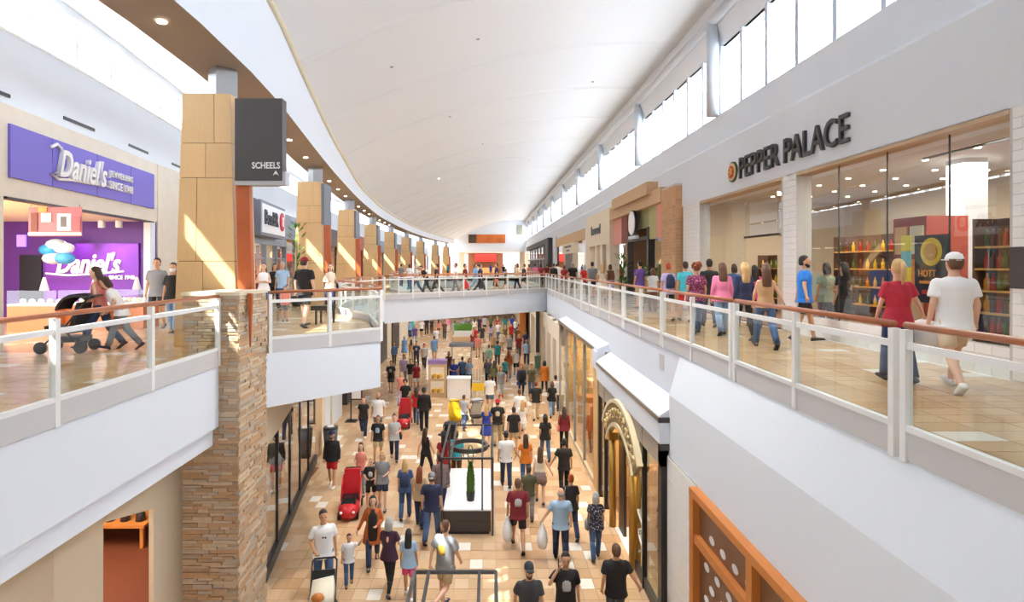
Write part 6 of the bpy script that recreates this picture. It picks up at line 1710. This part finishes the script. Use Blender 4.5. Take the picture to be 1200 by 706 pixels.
up('man in black shirt by the far glass shop', 671, 33.0, 1.76, 180, top=(T, 'black'), bot=('shorts', 'beige'), hair=('short', 'grey'), legs='s1', big=True)
up('woman in dark red shirt near the far glass shop', 661, 36.0, 1.62, 180, sex='f', top=(T, 'dark red'), bot=('pants', 'denim'), legs='s2', hair=('bob', 'brown'))
up('person in white shirt near the far glass shop', 654, 40.0, 1.76, 180, top=(T, 'white'), bot=('pants', 'navy'), legs='s1', hair=('short', 'black'))
up('person in black jacket at the end of the bridge', 649, 38.0, 1.72, 180, top=('long', 'black'), bot=('pants', 'black'), legs='s1')
up('shopper in green blouse inside the spice shop', 968, 13.3, 1.66, 178, sex='f', top=('blouse', 'sage'), bot=('pants', 'dark denim'), hair=('bob', 'black'), legs='stand')
up('shopper in black dress at the spice shop door', 988, 12.6, 1.66, 200, sex='f', top=('dress', 'black'), bot=('skirt', 'black'), hair=('long', 'black'), legs='stand', ar='bent')
up('woman in navy shirt walking past the far tiled pier', 860, 17.4, 1.64, 180, sex='f', top=(T, 'denim'), bot=('pants', 'black'), hair=('bob', 'dark brown'), legs='s1')
up('woman in hot pink top beside the tan tank top', 884, 14.8, 1.6, 170, sex='f', top=(T, 'hot pink'), bot=('pants', 'black'), hair=('long', 'black'), legs='s1')
# ---------------------------------------------------------------- bridge and far upper floor
def bridge_y(px, f=.5):
    # centre line of the deck in that pixel column
    for k in range(400):
        t = k / 399; y = BR_A.y + (BR_B.y - BR_A.y) * t + BR_D * f; x = BR_A.x + (BR_B.x - BR_A.x) * t
        if VX + F * x / y >= px: return y
    return BR_B.y + BR_D * f
for (px, lab, kw) in ((488, 'person in light grey shirt on the footbridge', dict(top=(T, 'light grey'), bot=('pants', 'denim'), hair=('bob', 'grey'), sex='f')), (500, 'man in black leaning forward on the footbridge', dict(top=(T, 'black'), bot=('pants', 'charcoal'), lean=28, ar='push', al='push', yaw=-60)),
        (512, 'man in plum shirt and charcoal trousers on the footbridge', dict(top=(T, 'plum'), bot=('pants', 'charcoal'))), (534, 'person in white shirt on the footbridge', dict(top=(T, 'white'), bot=('pants', 'grey'), sex='f')), (545, 'man in maroon shirt with white bag on the footbridge', dict(top=(T, 'maroon'), bot=('shorts', 'white'), extras=(('bag_r', 'red'),))),
        (557, 'large man in sky blue shirt on the footbridge', dict(top=(T, 'sky blue'), bot=('pants', 'light blue'), big=True)), (563, 'person in navy shirt carrying a dark bag on the footbridge', dict(top=(T, 'navy'), bot=('pants', 'charcoal'), extras=(('bag_r', 'charcoal'),))), (582, 'man in navy shirt and salmon shorts on the footbridge', dict(top=(T, 'navy'), bot=('shorts', 'salmon'), extras=(('bag_r', 'black'),))),
        (593, 'child in olive shirt on the footbridge', dict(top=(T, 'olive'), bot=('shorts', 'charcoal'), h=1.4)), (606, 'woman in beige top and navy trousers on the footbridge', dict(top=(T, 'beige'), bot=('pants', 'navy'), sex='f', hair=('bob', 'brown'))), (614, 'person in black shirt and shorts on the footbridge', dict(top=(T, 'black'), bot=('shorts', 'black')))):
    h = kw.pop('h', 1.72); yaw = kw.pop('yaw', 90 if px % 2 else -90)
    up(lab, px, bridge_y(px, .35 + .3 * ((px * 7) % 10) / 10), h, yaw, legs='w1' if px % 3 else 's2', group='people crossing the footbridge', **kw)
for i, (px, Y, tcol, bcol) in enumerate(((620, 44, 'salmon', 'grey'), (627, 47, 'pink', 'denim'), (634, 45, 'dark red', 'black'), (641, 50, 'maroon', 'denim'), (646, 55, 'tan', 'brown'), (652, 48, 'navy', 'khaki'), (480, 40, 'white', 'denim'), (470, 44, 'grey', 'navy'), (525, 80, 'teal', 'black'), (560, 82, 'white', 'black'), (575, 85, 'royal blue', 'grey'), (590, 80, 'black', 'denim'), (604, 84, 'beige', 'black'))):
    if Y < 76 and px > 600: Y = max(Y, 3.95 * F / (px - VX))
    up('far upper floor shopper in %s shirt and %s trousers' % (tcol, bcol), px, Y, 1.7, 180, sex='m' if i % 2 else 'f', top=(T, tcol), bot=('pants', bcol), hair=('short' if i % 2 else 'bob', 'dark brown'), group='far upper floor shoppers')
# ---------------------------------------------------------------- left upper walkway and balcony
up('man in black shirt and red cap standing at the balcony', 357, 14.9, 1.80, 165, top=(T, 'black'), bot=('shorts', 'charcoal'), hat=('cap', 'dark red'), hair=('short', 'dark brown'), legs='s1', ar='down', al='down', skin='fair', big=True)
up('small child in salmon shirt beside the man in the red cap', 334, 16.6, 1.0, 20, top=(T, 'salmon'), bot=('shorts', 'grey'), hair=('short', 'dark brown'), legs='stand', ar='fwd', al='fwd')
up('woman in white top and denim shorts with crossed arms', 309, 17.5, 1.68, 12, sex='f', top=('tank', 'white'), bot=('shorts', 'denim'), hair=('long', 'brown'), ar='cross', al='cross', legs='stand', skin='fair')
up('person in maroon shirt half hidden by the terracotta fin', 297, 18.2, 1.6, 20, sex='f', top=(T, 'maroon'), bot=('pants', 'denim'), hair=('bob', 'brown'), legs='stand')
up('person in pale blue shirt behind the balcony', 331, 20.5, 1.72, 0, top=(T, 'light blue'), bot=('pants', 'denim'), hair=('short', 'grey'), legs='s1')
up('woman in black top near the blue glass shop', 322, 21.5, 1.66, 30, sex='f', top=('long', 'black'), bot=('pants', 'black'), hair=('bob', 'black'), legs='s1')
up('woman in white top and navy jeans by the second timber column', 387, 19.5, 1.66, 20, sex='f', top=('tank', 'cream'), bot=('pants', 'navy'), hair=('long', 'dark brown'), legs='s1', ar='bent', skin='fair', extras=(('handbag', 'black'),))
up('masked woman in black shirt and jeans by the jewellery shop', 203, 13.6, 1.66, 10, sex='f', top=(T, 'black'), bot=('pants', 'pale denim'), hair=('long', 'black'), legs='s1', mask=True)
up('man in slate shirt beside the masked woman', 184, 14.6, 1.78, 10, top=(T, 'grey'), bot=('shorts', 'charcoal'), hair=('short', 'black'), legs='s2')
up('woman in salmon top pushing a black pushchair', 118, 11.0, 1.62, -78, sex='f', top=('tank', 'salmon'), bot=('pants', 'dark denim'), hair=('long', 'dark brown'), ar='push', al='push', legs='w1', lean=8, skin='fair')
up('girl in white shirt and grey trousers leaning forward', 143, 11.0, 1.50, -70, sex='f', top=(T, 'white'), bot=('pants', 'grey'), hair=('bob', 'dark brown'), ar='push', al='push', lean=28, legs='w2', skin='fair', shoes='navy')
build_people()

# ================================================================ STROLLERS
WHEEL = MB().tube([(-.02, 0, 0), (.02, 0, 0)], .11, 14).mesh('wheel', BLACK)
def stroller(label, x, y, z, yaw, col, canopy=True, load=None):
    e = E('stroller', label, 'stroller', (x, y, z), None, radians(yaw))
    def pt(mb, name, m, smooth=False):
        o = link(bpy.data.objects.new(name, mb.mesh(name, m, smooth))); o.parent = e; return o
    for sx in (-.24, .24):
        for sy in (-.36, .3): o = inst(WHEEL, 'wheel', (sx, sy, .11), e)
        pt(MB().tube([(sx, -.36, .12), (sx, .05, .5), (sx, .42, 1.0)], .016, 6), 'frame_tube', DARK)
        pt(MB().tube([(sx, .3, .12), (sx, -.1, .55)], .016, 6), 'frame_tube', DARK)
    pt(MB().tube([(-.24, .42, 1.0), (-.2, .46, 1.04), (.2, .46, 1.04), (.24, .42, 1.0)], .02, 8), 'handle', BLACK)
    pt(MB().hull([(-.22, -.3, .42), (.22, -.3, .42), (.22, .16, .36), (-.22, .16, .36)], [(-.22, -.32, .5), (.22, -.32, .5), (.22, .1, .46), (-.22, .1, .46)]), 'seat', col)
    pt(MB().hull([(-.22, .08, .42), (.22, .08, .42), (.22, .16, .42), (-.22, .16, .42)], [(-.22, .22, .92), (.22, .22, .92), (.22, .28, .9), (-.22, .28, .9)]), 'backrest', col)
    pt(MB().box(-.21, -.2, .2, .21, .28, .3), 'basket', DARK)
    if canopy:
        mb = MB(); vs = []; fs = []; n = 8
        for i in range(n + 1):
            a = radians(10 + 120 * i / n)
            for sx in (-.24, -.2, .2, .24):
                r = .36 if abs(sx) < .22 else .3
                vs.append((sx, .2 - cos(a) * r * -1 * -1, .72 + sin(a) * r))
        for i in range(n):
            for k in range(3): fs.append((i * 4 + k, i * 4 + k + 1, (i + 1) * 4 + k + 1, (i + 1) * 4 + k))
        mb.add(vs, fs); pt(mb, 'canopy', col, True)
    if load:
        pt(MB().hull([(-.24, -.38, .5), (.24, -.36, .5), (.24, .12, .56), (-.24, .12, .54)], [(-.2, -.3, .72), (.22, -.26, .66), (.2, .14, .84), (-.2, .1, .8)]), 'blanket', load, True)
        pt(MB().ball((-.06, -.3, .66), .13, .08, .09), 'pouch', ORANGEW, True)
    return e
CANV = mat('stroller_black', (36, 36, 40), .7)
x, y = LP(378, 668, 1.04); stroller('black pushchair loaded with a pale blanket pushed by the father', x, y, LOW, 10, CANV, False, mat('blanket_cream', (232, 222, 200), .9))
p = P(82, 0, 10.7); stroller('black pushchair with canopy before the jewellery counter', p.x, 10.7, 0, -82, CANV)
x, y = LP(528, 497, .95); stroller('black pushchair with canopy near the wide hat', x, y, LOW, 180, CANV)
x, y = LP(557, 468, 1.0); stroller('pale grey pushchair beside the yellow stroller', x, y, LOW, 200, mat('stroller_grey', (176, 178, 182), .7))
REDP = mat('red_plastic', (196, 26, 36), .3)
def car_stroller(label, x, y, z, yaw, m):
    e = E('car_stroller', label, 'stroller', (x, y, z), None, radians(yaw))
    def pt(mb, name, mm, smooth=False):
        o = link(bpy.data.objects.new(name, mb.mesh(name, mm, smooth))); o.parent = e; return o
    for sx in (-.26, .26):
        for sy in (-.62, .3): inst(WHEEL, 'wheel', (sx, sy, .11), e)
    pt(MB().loft([(0, -.45, .1, .28, .42), (0, -.45, .24, .3, .45), (0, -.45, .34, .28, .42), (0, -.42, .42, .2, .28)], 14), 'car_body', m, True)
    pt(MB().hull([(-.2, -.62, .4), (.2, -.62, .4), (.2, -.3, .4), (-.2, -.3, .4)], [(-.17, -.52, .55), (.17, -.52, .55), (.17, -.32, .55), (-.17, -.32, .55)]), 'windscreen', BLACK)
    pt(MB().hull([(-.25, -.05, .3), (.25, -.05, .3), (.25, .1, .3), (-.25, .1, .3)], [(-.22, .14, 1.12), (.22, .14, 1.12), (.22, .24, 1.12), (-.22, .24, 1.12)]), 'backrest', m)
    for sx in (-.27, .23): pt(MB().hull([(sx, -.3, .3), (sx + .04, -.3, .3), (sx + .04, .12, .3), (sx, .12, .3)], [(sx, -.1, .75), (sx + .04, -.1, .75), (sx + .04, .2, .95), (sx, .2, .95)]), 'side_panel', m)
    pt(MB().box(-.22, -.3, .4, .22, .08, .48), 'seat', BLACK)
    pt(MB().tube([(-.22, .2, 1.1), (-.22, .4, 1.08), (.22, .4, 1.08), (.22, .2, 1.1)], .018, 6), 'handle', BLACK)
    pt(MB().tube([(-.12, -.74, .3), (.12, -.74, .3)], .035, 6), 'bumper', SWHITE)
    for sx in (-.17, .17): pt(MB().ball((sx, -.84, .27), .04), 'headlight', SWHITE)
    return e
x, y = LP(412, 552, 1.12); car_stroller('red car shaped stroller pushed past the boy in black', x, y, LOW, 5, REDP)
x, y = LP(475, 468, 1.12); car_stroller('red car shaped stroller near the tall figure in black', x, y, LOW, 0, REDP)
x, y = LP(533, 467, 1.12); car_stroller('yellow car shaped stroller before the white service counter', x, y, LOW, 180, YEL)
